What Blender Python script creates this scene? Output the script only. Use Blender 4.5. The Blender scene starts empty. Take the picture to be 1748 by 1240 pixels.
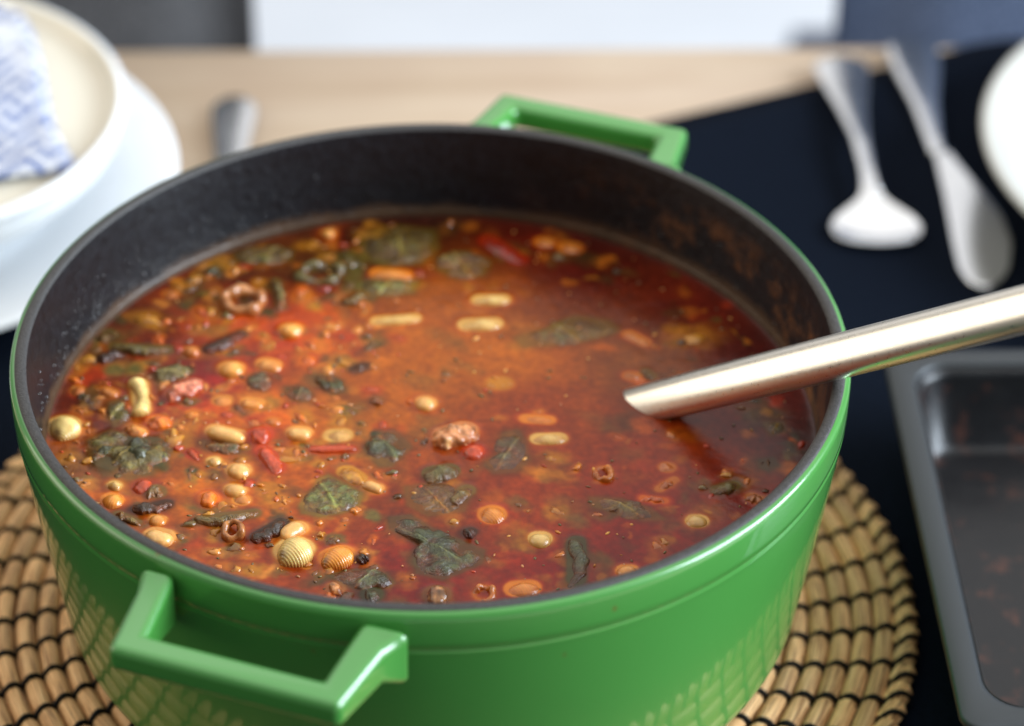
import bpy, bmesh, math, random
import numpy as np
from mathutils import Vector, Matrix, noise
random.seed(7); np.random.seed(7)
scn = bpy.context.scene

# ------------------------------------------------------------------ camera
CAM = np.array([0.0, -0.8351, 0.7337])
RT = np.array([0.99962, -0.02563, 0.00962]); UP = np.array([0.0073, 0.5885, 0.8084]); FW = np.array([0.0263, 0.8081, -0.5885])
RT /= np.linalg.norm(RT); FW = FW - RT*(FW@RT); FW /= np.linalg.norm(FW); UP = np.cross(RT, FW)
FPX = 5197.5
cd = bpy.data.cameras.new('camera'); cam = bpy.data.objects.new('camera', cd); scn.collection.objects.link(cam)
cam.matrix_world = Matrix(((RT[0], UP[0], -FW[0], CAM[0]), (RT[1], UP[1], -FW[1], CAM[1]), (RT[2], UP[2], -FW[2], CAM[2]), (0, 0, 0, 1)))
cd.sensor_width = 36; cd.lens = FPX/1748*36; cd.clip_start = .05; cd.clip_end = 50
cd.dof.use_dof = True; cd.dof.focus_distance = 0.995; cd.dof.aperture_fstop = 5.0
scn.camera = cam

def at(px, py, z):                      # where the sight line through a photo pixel meets a horizontal plane
    d = FW + RT*(px-874)/FPX - UP*(py-620)/FPX
    return CAM + d*((z-CAM[2])/d[2])
def px_of(P):
    d = np.asarray(P, float)-CAM; k = d@FW
    return 874+FPX*(d@RT)/k, 620-FPX*(d@UP)/k, k

# ------------------------------------------------------------------ light
w = bpy.data.worlds.new('World'); scn.world = w; w.use_nodes = True
bg = w.node_tree.nodes['Background']; bg.inputs[0].default_value = (.92, .95, 1.0, 1); bg.inputs[1].default_value = .22
def area(name, loc, target, sx, sy, power, col):
    l = bpy.data.lights.new(name, 'AREA'); l.shape = 'RECTANGLE'; l.size = sx; l.size_y = sy; l.energy = power; l.color = col
    o = bpy.data.objects.new(name, l); scn.collection.objects.link(o); o.location = loc
    o.rotation_euler = (Vector(target)-Vector(loc)).to_track_quat('-Z', 'Y').to_euler(); return o
area('window_light_right', (2.6, -.30, 1.2), (0, 0, .1), 2.0, 1.5, 235, (.78, .89, 1.0))
area('window_light_back', (0, 2.6, 1.7), (0, .1, .1), 5.0, 2.0, 25, (1.0, .97, .94))
area('ceiling_light', (.1, .35, 2.0), (.1, .34, .1), 3.4, 3.0, 34, (1.0, .96, .90))
area('warm_light_left', (-2.7, .25, 1.15), (0, 0, .1), 2.6, 2.0, 41, (1.0, .90, .74))
scn.view_settings.view_transform = 'Standard'; scn.view_settings.look = 'None'
scn.view_settings.exposure = 0; scn.view_settings.gamma = 1
scn.cycles.max_bounces = 8; scn.cycles.use_denoising = True

# ------------------------------------------------------------------ helpers
def mat(name):
    m = bpy.data.materials.new(name); m.use_nodes = True
    return m, m.node_tree, m.node_tree.nodes['Principled BSDF']
def simple(name, col, rough=.5, metal=0, spec=.5, coat=0):
    m, t, b = mat(name); b.inputs['Base Color'].default_value = (*col, 1); b.inputs['Roughness'].default_value = rough
    b.inputs['Metallic'].default_value = metal; b.inputs['Specular IOR Level'].default_value = spec; b.inputs['Coat Weight'].default_value = coat
    b.inputs['Coat Roughness'].default_value = .05
    return m
def nd(t, typ, **k):
    n = t.nodes.new(typ)
    for a, v in k.items(): setattr(n, a, v)
    return n
def noise_tex(t, scale, detail=4, rough=.55, coord='Object', stretch=None, dist=0):
    c = nd(t, 'ShaderNodeTexCoord'); n = nd(t, 'ShaderNodeTexNoise')
    n.inputs['Scale'].default_value = scale; n.inputs['Detail'].default_value = detail; n.inputs['Roughness'].default_value = rough
    n.inputs['Distortion'].default_value = dist
    if stretch:
        mp = nd(t, 'ShaderNodeMapping'); mp.inputs['Scale'].default_value = stretch
        t.links.new(c.outputs[coord], mp.inputs[0]); t.links.new(mp.outputs[0], n.inputs['Vector'])
    else: t.links.new(c.outputs[coord], n.inputs['Vector'])
    return n
def ramp(t, src, stops):
    r = nd(t, 'ShaderNodeValToRGB'); el = r.color_ramp.elements
    while len(el) < len(stops): el.new(.5)
    for e, (p, c) in zip(el, stops): e.position = p; e.color = (*c, 1) if len(c) == 3 else c
    t.links.new(src, r.inputs[0]); return r
def bump(t, src, b, strength, dist=.001, prev=None):
    n = nd(t, 'ShaderNodeBump'); n.inputs['Strength'].default_value = strength; n.inputs['Distance'].default_value = dist
    t.links.new(src, n.inputs['Height'])
    if prev: t.links.new(prev.outputs[0], n.inputs['Normal'])
    t.links.new(n.outputs[0], b.inputs['Normal']); return n
def mixc(t, fac, a, b):
    n = nd(t, 'ShaderNodeMix'); n.data_type = 'RGBA'
    for s, v in ((n.inputs[0], fac), (n.inputs[6], a), (n.inputs[7], b)):
        if hasattr(v, 'is_linked') or hasattr(v, 'links'): t.links.new(v, s)
        else: s.default_value = v if not isinstance(v, tuple) or len(v) == 4 else (*v, 1)
    return n.outputs[2]
def link(name, me, m=None, parent=None, smooth=True):
    if m: me.materials.append(m)
    if smooth: me.polygons.foreach_set('use_smooth', [True]*len(me.polygons))
    o = bpy.data.objects.new(name, me); scn.collection.objects.link(o)
    if parent is not None: o.parent = parent
    return o
def mesh(name, V, F, m=None, parent=None, smooth=True):
    me = bpy.data.meshes.new(name); me.from_pydata([tuple(map(float, v)) for v in V], [], F); me.update()
    return link(name, me, m, parent, smooth)
def bm_obj(name, bm, m=None, parent=None, smooth=True):
    bmesh.ops.recalc_face_normals(bm, faces=bm.faces)
    me = bpy.data.meshes.new(name); bm.to_mesh(me); bm.free(); return link(name, me, m, parent, smooth)
def tag(o, label=None, cat=None, group=None, kind=None):
    for k, v in (('label', label), ('category', cat), ('group', group), ('kind', kind)):
        if v: o[k] = v
    return o
def empty(name, loc=(0, 0, 0)):
    o = bpy.data.objects.new(name, None); o.empty_display_size = .02; scn.collection.objects.link(o); o.location = loc; return o
def revolve(prof, n=160, close=False):
    V = []; F = []; k = len(prof)
    for i in range(n):
        a = 2*math.pi*i/n
        for r, z in prof: V.append((r*math.cos(a), r*math.sin(a), z))
    for i in range(n):
        j = (i+1) % n
        for q in range(k if close else k-1):
            q2 = (q+1) % k
            F.append((i*k+q, j*k+q, j*k+q2, i*k+q2))
    return V, F
def smooth_prof(p, it=2):
    for _ in range(it):
        o = [p[0]]
        for a, b in zip(p[:-1], p[1:]):
            o += [(a[0]*.75+b[0]*.25, a[1]*.75+b[1]*.25), (a[0]*.25+b[0]*.75, a[1]*.25+b[1]*.75)]
        p = o+[p[-1]]
    return p
def tube(path, radii, n=14, cap=True):
    V = []; F = []; path = [Vector(p) for p in path]
    up = None
    for i, p in enumerate(path):
        t = (path[min(i+1, len(path)-1)]-path[max(i-1, 0)]).normalized()
        if up is None:
            up = Vector((0, 0, 1)) if abs(t.z) < .9 else Vector((0, 1, 0))
        s = t.cross(up).normalized(); u = s.cross(t).normalized(); up = u
        for k in range(n):
            a = 2*math.pi*k/n; V.append(p+s*radii[i]*math.cos(a)+u*radii[i]*math.sin(a))
    for i in range(len(path)-1):
        for k in range(n):
            k2 = (k+1) % n; F.append((i*n+k, i*n+k2, (i+1)*n+k2, (i+1)*n+k))
    if cap: F += [tuple(range(n-1, -1, -1)), tuple((len(path)-1)*n+k for k in range(n))]
    return V, F
def fbm(x, y, z=0, o=3):
    return noise.fractal(Vector((x, y, z)), 1.0, 2.0, o)
def smoothstep(a, b, x):
    t = np.clip((x-a)/(b-a), 0, 1); return t*t*(3-2*t)
def lin(c):
    c = np.array(c)/255.; return np.where(c < .04045, c/12.92, ((c+.055)/1.055)**2.4)

# ------------------------------------------------------------------ materials
def m_wood():
    m, t, b = mat('oak_wood')
    n = noise_tex(t, 9, 6, .6, stretch=(.35, 5, 1), dist=.6)
    r = ramp(t, n.outputs[0], [(.3, (.62, .46, .31)), (.5, (.73, .57, .41)), (.72, (.82, .67, .51))])
    n2 = noise_tex(t, 11, 3, .5); r2 = ramp(t, n2.outputs[0], [(.35, (.90, .86, .86)), (.65, (1.0, 1.0, 1.0))])
    mx = nd(t, 'ShaderNodeMix'); mx.data_type = 'RGBA'; mx.blend_type = 'MULTIPLY'; mx.inputs[0].default_value = .8
    t.links.new(r.outputs[0], mx.inputs[6]); t.links.new(r2.outputs[0], mx.inputs[7]); t.links.new(mx.outputs[2], b.inputs['Base Color'])
    b.inputs['Roughness'].default_value = .5; bump(t, n.outputs[0], b, .15); return m
def m_cloth(name, c0, c1, sc=900, spec=.1):
    m, t, b = mat(name)
    n = noise_tex(t, sc, 2, .6); r = ramp(t, n.outputs[0], [(.35, c0), (.65, c1)])
    t.links.new(r.outputs[0], b.inputs['Base Color']); b.inputs['Roughness'].default_value = .95; b.inputs['Specular IOR Level'].default_value = spec
    bump(t, n.outputs[0], b, .4, .0006); return m
def m_green():
    m, t, b = mat('green_enamel')
    n = noise_tex(t, 5, 2); r = ramp(t, n.outputs[0], [(.3, (.046, .215, .036)), (.7, (.062, .255, .046))])
    # cooking stains: rare small brown spots on the enamel
    s = noise_tex(t, 95, 2, .5); rs = ramp(t, s.outputs[0], [(.725, (0, 0, 0)), (.765, (.8, .8, .8))])
    g = nd(t, 'ShaderNodeNewGeometry'); sp = nd(t, 'ShaderNodeSeparateXYZ'); t.links.new(g.outputs['Position'], sp.inputs[0])
    mr = nd(t, 'ShaderNodeMapRange'); mr.inputs[1].default_value = .098; mr.inputs[2].default_value = .118
    t.links.new(sp.outputs[2], mr.inputs[0])
    mu = nd(t, 'ShaderNodeMath', operation='MULTIPLY'); t.links.new(rs.outputs[0], mu.inputs[0]); t.links.new(mr.outputs[0], mu.inputs[1])
    col = mixc(t, mu.outputs[0], r.outputs[0], (.13, .085, .012))
    t.links.new(col, b.inputs['Base Color']); b.inputs['Roughness'].default_value = .32
    b.inputs['Coat Weight'].default_value = .9; b.inputs['Coat Roughness'].default_value = .07
    n3 = noise_tex(t, 30, 2); bp = bump(t, n3.outputs[0], b, .10, .002)
    n4 = noise_tex(t, 700, 2); bump(t, n4.outputs[0], b, .04, .0005, bp); return m
def m_lining():
    m, t, b = mat('black_matte_enamel')
    n = noise_tex(t, 260, 4, .7); n2 = noise_tex(t, 38, 5, .7)
    g = nd(t, 'ShaderNodeNewGeometry'); sp = nd(t, 'ShaderNodeSeparateXYZ'); t.links.new(g.outputs['Position'], sp.inputs[0])
    # dried soup residue on the right half of the wall
    mx = nd(t, 'ShaderNodeMapRange'); mx.inputs[1].default_value = .03; mx.inputs[2].default_value = .12; t.links.new(sp.outputs[0], mx.inputs[0])
    mz = nd(t, 'ShaderNodeMapRange'); mz.inputs[1].default_value = .130; mz.inputs[2].default_value = .116; t.links.new(sp.outputs[2], mz.inputs[0])
    r = ramp(t, n2.outputs[0], [(.47, (0, 0, 0)), (.64, (1, 1, 1))])
    a = nd(t, 'ShaderNodeMath', operation='MULTIPLY'); t.links.new(mx.outputs[0], a.inputs[0]); t.links.new(mz.outputs[0], a.inputs[1])
    a2 = nd(t, 'ShaderNodeMath', operation='MULTIPLY'); t.links.new(a.outputs[0], a2.inputs[0]); t.links.new(r.outputs[0], a2.inputs[1])
    base0 = ramp(t, n.outputs[0], [(.3, (.004, .004, .005)), (.7, (.012, .013, .016))])
    # tide mark just above the broth, uneven and flaky
    tz = nd(t, 'ShaderNodeMath', operation='ADD'); nz = nd(t, 'ShaderNodeMath', operation='MULTIPLY'); nz.inputs[1].default_value = .011
    t.links.new(n2.outputs[0], nz.inputs[0]); t.links.new(sp.outputs[2], tz.inputs[0]); t.links.new(nz.outputs[0], tz.inputs[1])
    tm = nd(t, 'ShaderNodeMapRange'); tm.inputs[1].default_value = .1105; tm.inputs[2].default_value = .1070; t.links.new(tz.outputs[0], tm.inputs[0])
    base = nd(t, 'ShaderNodeMix'); base.data_type = 'RGBA'; t.links.new(tm.outputs[0], base.inputs[0]); t.links.new(base0.outputs[0], base.inputs[6]); base.inputs[7].default_value = (.060, .032, .016, 1)
    col = mixc(t, a2.outputs[0], base.outputs[2], (.19, .075, .026))
    t.links.new(col, b.inputs['Base Color']); b.inputs['Roughness'].default_value = .40; b.inputs['Specular IOR Level'].default_value = .22; b.inputs['Coat Weight'].default_value = .10; b.inputs['Coat Roughness'].default_value = .16
    bp = bump(t, n.outputs[0], b, .55, .0012); bump(t, n2.outputs[0], b, .5, .003, bp); return m
def m_rim():
    m, t, b = mat('bare_iron_rim'); n = noise_tex(t, 1500, 3, .7)
    r = ramp(t, n.outputs[0], [(.3, (.020, .019, .018)), (.7, (.075, .070, .068))])
    t.links.new(r.outputs[0], b.inputs['Base Color']); b.inputs['Roughness'].default_value = .55; b.inputs['Metallic'].default_value = .2
    bump(t, n.outputs[0], b, .5, .0006); return m
def m_vcol(name, rough, coat, spec=.5, bs=.5, sss=0, wrinkle=0):
    m, t, b = mat(name); a = nd(t, 'ShaderNodeAttribute', attribute_name='Col')
    n = noise_tex(t, 500, 3, .6); n2 = noise_tex(t, 1700, 3, .6)
    r = ramp(t, n.outputs[0], [(.3, (.84, .80, .76)), (.7, (1.10, 1.10, 1.10))])
    mx = nd(t, 'ShaderNodeMix'); mx.data_type = 'RGBA'; mx.blend_type = 'MULTIPLY'; mx.inputs[0].default_value = .8
    t.links.new(a.outputs[0], mx.inputs[6]); t.links.new(r.outputs[0], mx.inputs[7]); t.links.new(mx.outputs[2], b.inputs['Base Color'])
    b.inputs['Roughness'].default_value = rough; b.inputs['Coat Weight'].default_value = coat; b.inputs['Coat Roughness'].default_value = .12
    b.inputs['Specular IOR Level'].default_value = spec
    if sss:
        b.inputs['Subsurface Weight'].default_value = sss; b.inputs['Subsurface Radius'].default_value = (1, .45, .2); b.inputs['Subsurface Scale'].default_value = .002
    bp = bump(t, n.outputs[0], b, bs*.3, .0006); bp = bump(t, n2.outputs[0], b, bs*.8, .00025, bp)
    if wrinkle:
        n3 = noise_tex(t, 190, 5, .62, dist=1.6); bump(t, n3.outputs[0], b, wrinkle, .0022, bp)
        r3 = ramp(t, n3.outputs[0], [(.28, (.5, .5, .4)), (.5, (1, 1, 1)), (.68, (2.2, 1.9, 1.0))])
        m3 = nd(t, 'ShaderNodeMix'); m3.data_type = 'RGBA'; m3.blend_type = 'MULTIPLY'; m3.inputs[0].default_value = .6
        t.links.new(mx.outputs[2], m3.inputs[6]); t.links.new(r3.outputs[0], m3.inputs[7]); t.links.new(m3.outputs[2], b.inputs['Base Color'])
    return m
def m_soup():
    m, t, b = mat('tomato_broth'); a = nd(t, 'ShaderNodeAttribute', attribute_name='Col')
    n = noise_tex(t, 160, 5, .65, dist=.4); n2 = noise_tex(t, 900, 3, .6)
    r = ramp(t, n.outputs[0], [(.25, (.62, .5, .45)), (.5, (1, 1, 1)), (.75, (1.35, 1.3, 1.1))])
    mx = nd(t, 'ShaderNodeMix'); mx.data_type = 'RGBA'; mx.blend_type = 'MULTIPLY'; mx.inputs[0].default_value = .42
    t.links.new(a.outputs[0], mx.inputs[6]); t.links.new(r.outputs[0], mx.inputs[7]); t.links.new(mx.outputs[2], b.inputs['Base Color'])
    b.inputs['Roughness'].default_value = .21; b.inputs['IOR'].default_value = 1.33; b.inputs['Specular IOR Level'].default_value = .60
    bp = bump(t, n.outputs[0], b, .26, .0011); bump(t, n2.outputs[0], b, .12, .0002, bp); return m
def m_straw():
    m, t, b = mat('seagrass_straw'); oi = nd(t, 'ShaderNodeObjectInfo')
    tc = nd(t, 'ShaderNodeTexCoord'); mp = nd(t, 'ShaderNodeMapping'); mp.inputs['Scale'].default_value = (.8, 11, 3)
    t.links.new(tc.outputs['Object'], mp.inputs[0]); n = nd(t, 'ShaderNodeTexNoise', noise_dimensions='4D')
    n.inputs['Scale'].default_value = 1.4; n.inputs['Detail'].default_value = 4
    ws = nd(t, 'ShaderNodeMath', operation='MULTIPLY'); ws.inputs[1].default_value = 60; t.links.new(oi.outputs['Random'], ws.inputs[0])
    t.links.new(ws.outputs[0], n.inputs['W']); t.links.new(mp.outputs[0], n.inputs['Vector'])
    r = ramp(t, n.outputs[0], [(.33, (.13, .055, .018)), (.42, (.46, .23, .085)), (.52, (.78, .45, .19)), (.72, (.90, .62, .32))])
    hs = nd(t, 'ShaderNodeHueSaturation'); v = nd(t, 'ShaderNodeMapRange'); v.inputs[3].default_value = .72; v.inputs[4].default_value = 1.12
    t.links.new(oi.outputs['Random'], v.inputs[0]); t.links.new(v.outputs[0], hs.inputs['Value']); t.links.new(r.outputs[0], hs.inputs['Color'])
    t.links.new(hs.outputs[0], b.inputs['Base Color']); b.inputs['Roughness'].default_value = .55; bump(t, n.outputs[0], b, .8, .0012); return m
def m_steel(name, rough=.16, col=(.80, .78, .74), scratch=True):
    m, t, b = mat(name); b.inputs['Metallic'].default_value = 1; b.inputs['Base Color'].default_value = (*col, 1); b.inputs['Roughness'].default_value = rough
    if scratch:
        n = noise_tex(t, 60, 5, .7, stretch=(1, 12, 12)); r = ramp(t, n.outputs[0], [(.3, (rough*.85,)*3), (.75, (rough*1.25,)*3)])
        t.links.new(r.outputs[0], b.inputs['Roughness']); n2 = noise_tex(t, 320, 3, .6); bump(t, n2.outputs[0], b, .012, .0004)
    return m
def m_glaze(name, col):
    m, t, b = mat(name); n = noise_tex(t, 12, 2); r = ramp(t, n.outputs[0], [(.3, tuple(c*.97 for c in col)), (.7, col)])
    t.links.new(r.outputs[0], b.inputs['Base Color']); b.inputs['Roughness'].default_value = .25; b.inputs['Coat Weight'].default_value = .5; return m
def m_tin():
    m, t, b = mat('nonstick_tin'); n = noise_tex(t, 55, 5, .7); n2 = noise_tex(t, 70, 5, .7)
    r = ramp(t, n2.outputs[0], [(.55, (.006, .006, .007)), (.72, (.075, .026, .016))]); t.links.new(r.outputs[0], b.inputs['Base Color'])
    rr = ramp(t, n.outputs[0], [(.3, (.26,)*3), (.7, (.42,)*3)]); t.links.new(rr.outputs[0], b.inputs['Roughness'])
    b.inputs['Metallic'].default_value = 0; b.inputs['Specular IOR Level'].default_value = .42; bump(t, n.outputs[0], b, .15, .001); return m
def m_napkin():
    m, t, b = mat('printed_napkin'); c = nd(t, 'ShaderNodeTexCoord')
    outs = []
    for ang, sc, off in ((.6, 38, 0), (-.75, 38, 3)):
        mp = nd(t, 'ShaderNodeMapping'); mp.inputs['Rotation'].default_value = (0, 0, ang); mp.inputs['Location'].default_value = (off, off, 0)
        t.links.new(c.outputs['Object'], mp.inputs[0]); wv = nd(t, 'ShaderNodeTexWave'); wv.inputs['Scale'].default_value = sc
        wv.inputs['Distortion'].default_value = 1.2; wv.inputs['Detail'].default_value = 2; t.links.new(mp.outputs[0], wv.inputs[0]); outs.append(wv.outputs[1])
    mp = nd(t, 'ShaderNodeMapping'); mp.inputs['Rotation'].default_value = (0, 0, .1); t.links.new(c.outputs['Object'], mp.inputs[0])
    sel = nd(t, 'ShaderNodeTexWave'); sel.inputs['Scale'].default_value = 14; sel.inputs['Distortion'].default_value = 3; t.links.new(mp.outputs[0], sel.inputs[0])
    rs = ramp(t, sel.outputs[1], [(.46, (0, 0, 0)), (.54, (1, 1, 1))])
    mx = mixc(t, rs.outputs[0], outs[0], outs[1]); lines = ramp(t, mx, [(.40, (0, 0, 0)), (.60, (1, 1, 1))])
    n = noise_tex(t, 24, 3); ms = ramp(t, n.outputs[0], [(.36, (0, 0, 0)), (.46, (1, 1, 1))])
    mu = nd(t, 'ShaderNodeMath', operation='MULTIPLY'); t.links.new(lines.outputs[0], mu.inputs[0]); t.links.new(ms.outputs[0], mu.inputs[1])
    col = mixc(t, mu.outputs[0], (.62, .63, .66), (.10, .15, .34)); t.links.new(col, b.inputs['Base Color']); b.inputs['Roughness'].default_value = .9; return m

M = dict(wood=m_wood(), runner=m_cloth('navy_cloth', (.0018, .0032, .0065), (.0045, .008, .017), 1200, .06), green=m_green(), lining=m_lining(), rim=m_rim(),
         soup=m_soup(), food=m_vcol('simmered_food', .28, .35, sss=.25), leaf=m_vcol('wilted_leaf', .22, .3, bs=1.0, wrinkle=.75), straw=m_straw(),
         thread=simple('black_thread', (.012, .011, .010), .8, spec=.15), steel=m_steel('ladle_steel', .30, (.84, .80, .72)), cutlery=m_steel('polished_steel', .21, (.82, .84, .87), False),
         white=m_glaze('white_glaze', (.80, .82, .84)), cream=m_glaze('cream_glaze', (.74, .69, .57)), ivory=m_glaze('ivory_glaze', (.47, .46, .42)), tin=m_tin(), napkin=m_napkin(),
         chair=m_cloth('grey_chair_fabric', (.042, .040, .041), (.092, .088, .088), 420, .4), chair_blue=m_cloth('blue_grey_chair_fabric', (.06, .085, .15), (.13, .17, .27), 420, .4),
         chair_leg=simple('dark_metal_leg', (.03, .03, .03), .4, .8), floor=m_cloth('pale_floor', (.60, .62, .66), (.64, .66, .70), 6, .5),
         drop=simple('grease_droplet', (.02, .02, .02), .06, 0, 1.0, 1))
M['food'].name = 'simmered_food'

# ------------------------------------------------------------------ room surfaces
def box(bm, x0, x1, y0, y1, z0, z1):
    vs = [bm.verts.new((x, y, z)) for z in (z0, z1) for x, y in ((x0, y0), (x1, y0), (x1, y1), (x0, y1))]
    for f in ((3, 2, 1, 0), (4, 5, 6, 7), (0, 1, 5, 4), (1, 2, 6, 5), (2, 3, 7, 6), (3, 0, 4, 7)): bm.faces.new([vs[i] for i in f])
bm = bmesh.new(); box(bm, -6, 6, -6, 8, -.80, -.745); tag(bm_obj('floor', bm, M['floor'], smooth=False), kind='structure')
tb = empty('dining_table', (0, 0, -.74)); tag(tb, 'pale oak dining table top under the pot, plates and cloth', 'table')
bm = bmesh.new(); box(bm, -.95, .95, -.47, .43, .705, .74); bmesh.ops.bevel(bm, geom=bm.edges[:], offset=.004, segments=2, affect='EDGES')
bm_obj('tabletop', bm, M['wood'], tb)
for x, y in ((-.88, -.40), (.88, -.40), (-.88, .36), (.88, .36)):
    bm = bmesh.new(); box(bm, x-.03, x+.03, y-.03, y+.03, -.005, .705); bm_obj('leg', bm, M['wood'], tb)

# dark cloth runner laid slantwise
def cloth_runner():
    A = Vector((.0775, .344)); d = Vector((.9167, .3995)); n = Vector((.3995, -.9167)); V = []; F = []; nu, nv = 90, 40
    for j in range(nv+1):
        for i in range(nu+1):
            p = A+d*(-.75+1.5*i/nu)+n*(.62*j/nv); x, y = p
            y2 = min(y, .4285); z = .0022+.0006*fbm(x*9, y*9)
            if y > .4285: z -= 0
            V.append((x, y2, max(z, .0012)))
    for j in range(nv):
        for i in range(nu): F.append((j*(nu+1)+i, j*(nu+1)+i+1, (j+1)*(nu+1)+i+1, (j+1)*(nu+1)+i))
    F = [f for f in F if min(V[k][1] for k in f) < .4280]
    o = mesh('table_runner', V, F, M['runner']); sm = o.modifiers.new('s', 'SOLIDIFY'); sm.thickness = .001; sm.offset = -1
    tag(o, 'dark navy cloth runner laid slantwise across the oak table', 'table runner')
cloth_runner()

# ------------------------------------------------------------------ chairs
def chair(x0, name, label, m):
    t = empty(name, (x0+.23, .72, -.745)); tag(t, label, 'chair', 'upholstered chairs at the far table edge')
    W = .235
    # backrest next to the table edge, gently curved, rounded edges
    def shell(pname, w, z0, z1, yfun, th):
        bm = bmesh.new(); nx, nz = 16, 12; g = []
        for s in (0, 1):
            for j in range(nz+1):
                for i in range(nx+1):
                    u = -1+2*i/nx; v = j/nz; x = u*w; z = z0+(z1-z0)*v
                    e = max(0, (abs(u)-.86)/.14); y = yfun(u, v)+(th*(1-.55*e*e) if s else th*.55*e*e)
                    g.append(bm.verts.new((x, y, z)))
        K = (nx+1)*(nz+1)
        for j in range(nz):
            for i in range(nx):
                a = j*(nx+1)+i; bm.faces.new((g[a], g[a+1], g[a+nx+2], g[a+nx+1])); bm.faces.new((g[K+a+nx+1], g[K+a+nx+2], g[K+a+1], g[K+a]))
        for j in range(nz):
            for i in (0, nx):
                a = j*(nx+1)+i; bm.faces.new((g[a], g[a+nx+1], g[K+a+nx+1], g[K+a]))
        for i in range(nx):
            for j in (0, nz):
                a = j*(nx+1)+i; bm.faces.new((g[a], g[a+1], g[K+a+1], g[K+a]))
        return bm_obj(pname, bm, m, t)
    shell('backrest', W, .40, .86, lambda u, v: -.225+.02*u*u-.02*v, .045)
    bm = bmesh.new(); box(bm, -.22, .22, -.17, .24, .40, .46); bmesh.ops.bevel(bm, geom=bm.edges[:], offset=.02, segments=3, affect='EDGES'); bm_obj('seat', bm, m, t)
    for sx in (-1, 1):
        for sy in (-1, 1):
            V, F = tube([(sx*.17, sy*.15, .40), (sx*.21, sy*.20, .0)], [.014, .010], 10); mesh('leg', V, F, M['chair_leg'], t)
chair(-.092-.462, 'dining_chair', 'grey fabric chair behind the stacked white bowl and plate', M['chair'])
chair(.213, 'dining_chair', 'blue-grey fabric chair behind the spoon and butter knife', M['chair_blue'])

# ------------------------------------------------------------------ woven straw trivet
TC = np.array([-.0036, .0146]); TR = .180
trivet = empty('straw_trivet', (TC[0], TC[1], .0035)); tag(trivet, 'round coiled straw trivet stitched with black thread under the green pot', 'trivet')
V, F = revolve([(0.0001, 0), (.175, 0), (.178, .002), (.175, .0035), (.0001, .0035)], 90)
mesh('base_mat', V, F, simple('dark_straw_underside', (.03, .018, .010), .9), trivet)
def seg_mesh():
    V = []; F = []; st = [(-.5, .78), (-.40, .96), (0, 1.0), (.40, .96), (.5, .78)]; na = 6
    for x, s in st:
        for k in range(na):
            a = math.pi*k/(na-1); V.append((x, -.5*s*math.cos(a), s*max(math.sin(a), 0)))
    for i in range(len(st)-1):
        for k in range(na-1): F.append((i*na+k, i*na+k+1, (i+1)*na+k+1, (i+1)*na+k))
    F += [tuple(range(na)), tuple(4*na+k for k in range(na-1, -1, -1))]
    me = bpy.data.meshes.new('straw_segment'); me.from_pydata(V, [], F); me.polygons.foreach_set('use_smooth', [True]*len(F)); me.materials.append(M['straw']); return me
SEG = seg_mesh(); PITCH = .0078; COILS = 10; NLINE = 54; HC = .0043
def coil_r(k): return TR-.0046-PITCH*k
def line_phi(i, r, n=NLINE): return 2*math.pi*i/n+.30*math.log(r/.17)
segs = []
for k in range(COILS):
    r = coil_r(k); n = NLINE*2 if k == 0 else NLINE
    for i in range(n):
        a0, a1 = line_phi(i, r, n), line_phi(i+1, r, n); a = (a0+a1)/2
        P = (TC[0]+r*math.cos(a), TC[1]+r*math.sin(a), .010); x, y, dd = px_of(P)
        ri = math.hypot(P[0], P[1]); vis = -25 < x < 1775 and -20 < y < 1265
        # hidden behind or under the pot
        if vis and y < 780: vis = False
        if vis:
            if x > 700: lim = np.interp(y, [657, 779, 915, 1050, 1213, 1265], [1447, 1430, 1396, 1363, 1285, 1250]); vis = x > lim-18
            else: lim = np.interp(y, [748, 837, 934, 1055, 1143, 1228, 1265], [40, 67, 93, 133, 161, 194, 215]); vis = x < lim+18
        wd = PITCH*.98*(1.15 if k == 0 else 1); segs.append((vis, a, r, r*(a1-a0)*.985, wd, dd, k))
vis = sorted([s for s in segs if s[0]], key=lambda s: s[5])[:298]; rest = [s for s in segs if not any(s is q for q in vis)]
def seg_mat(s):
    _, a, r, L, wd, _, k = s; sk = .28 if k == 0 else 0
    return Matrix.Translation((r*math.cos(a), r*math.sin(a), .0036)) @ Matrix.Rotation(a+math.pi/2-sk+random.uniform(-.03, .03), 4, 'Z') @ Matrix.Diagonal((L, wd*random.uniform(.95, 1.04), HC*random.uniform(.93, 1.05), 1))
for s in vis:
    o = bpy.data.objects.new('straw_segment', SEG); scn.collection.objects.link(o); o.parent = trivet; o.matrix_local = seg_mat(s)
bm = bmesh.new()
for s in rest:
    b2 = bmesh.new(); b2.from_mesh(SEG); b2.transform(seg_mat(s)); tmp = bpy.data.meshes.new('t'); b2.to_mesh(tmp); b2.free(); bm.from_mesh(tmp); bpy.data.meshes.remove(tmp)
me = bpy.data.meshes.new('hidden_straw'); bm.to_mesh(me); bm.free(); o = link('straw_segment', me, M['straw'], trivet); o['kind'] = 'stuff'
for i in range(NLINE*2):
    path = []; even = i % 2 == 0; k1 = COILS if even else 1; st = 8
    for q in range(k1*st+1):
        r = TR-.0002-PITCH*q/st
        c = (q/st) % 1.0; h = math.sin(math.pi*c)
        ph = 2*math.pi*(i/2)/NLINE+.30*math.log(r/.17)
        if q < st: ph += .55*(1-q/st)*PITCH/r
        path.append((r*math.cos(ph), r*math.sin(ph), .0036+HC*(.22+.74*h)))
    if even: path.insert(0, (path[0][0], path[0][1], .001))
    V, F = tube(path, [.00105]*len(path), 6, False); mesh('stitch_thread', V, F, M['thread'], trivet)

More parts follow.
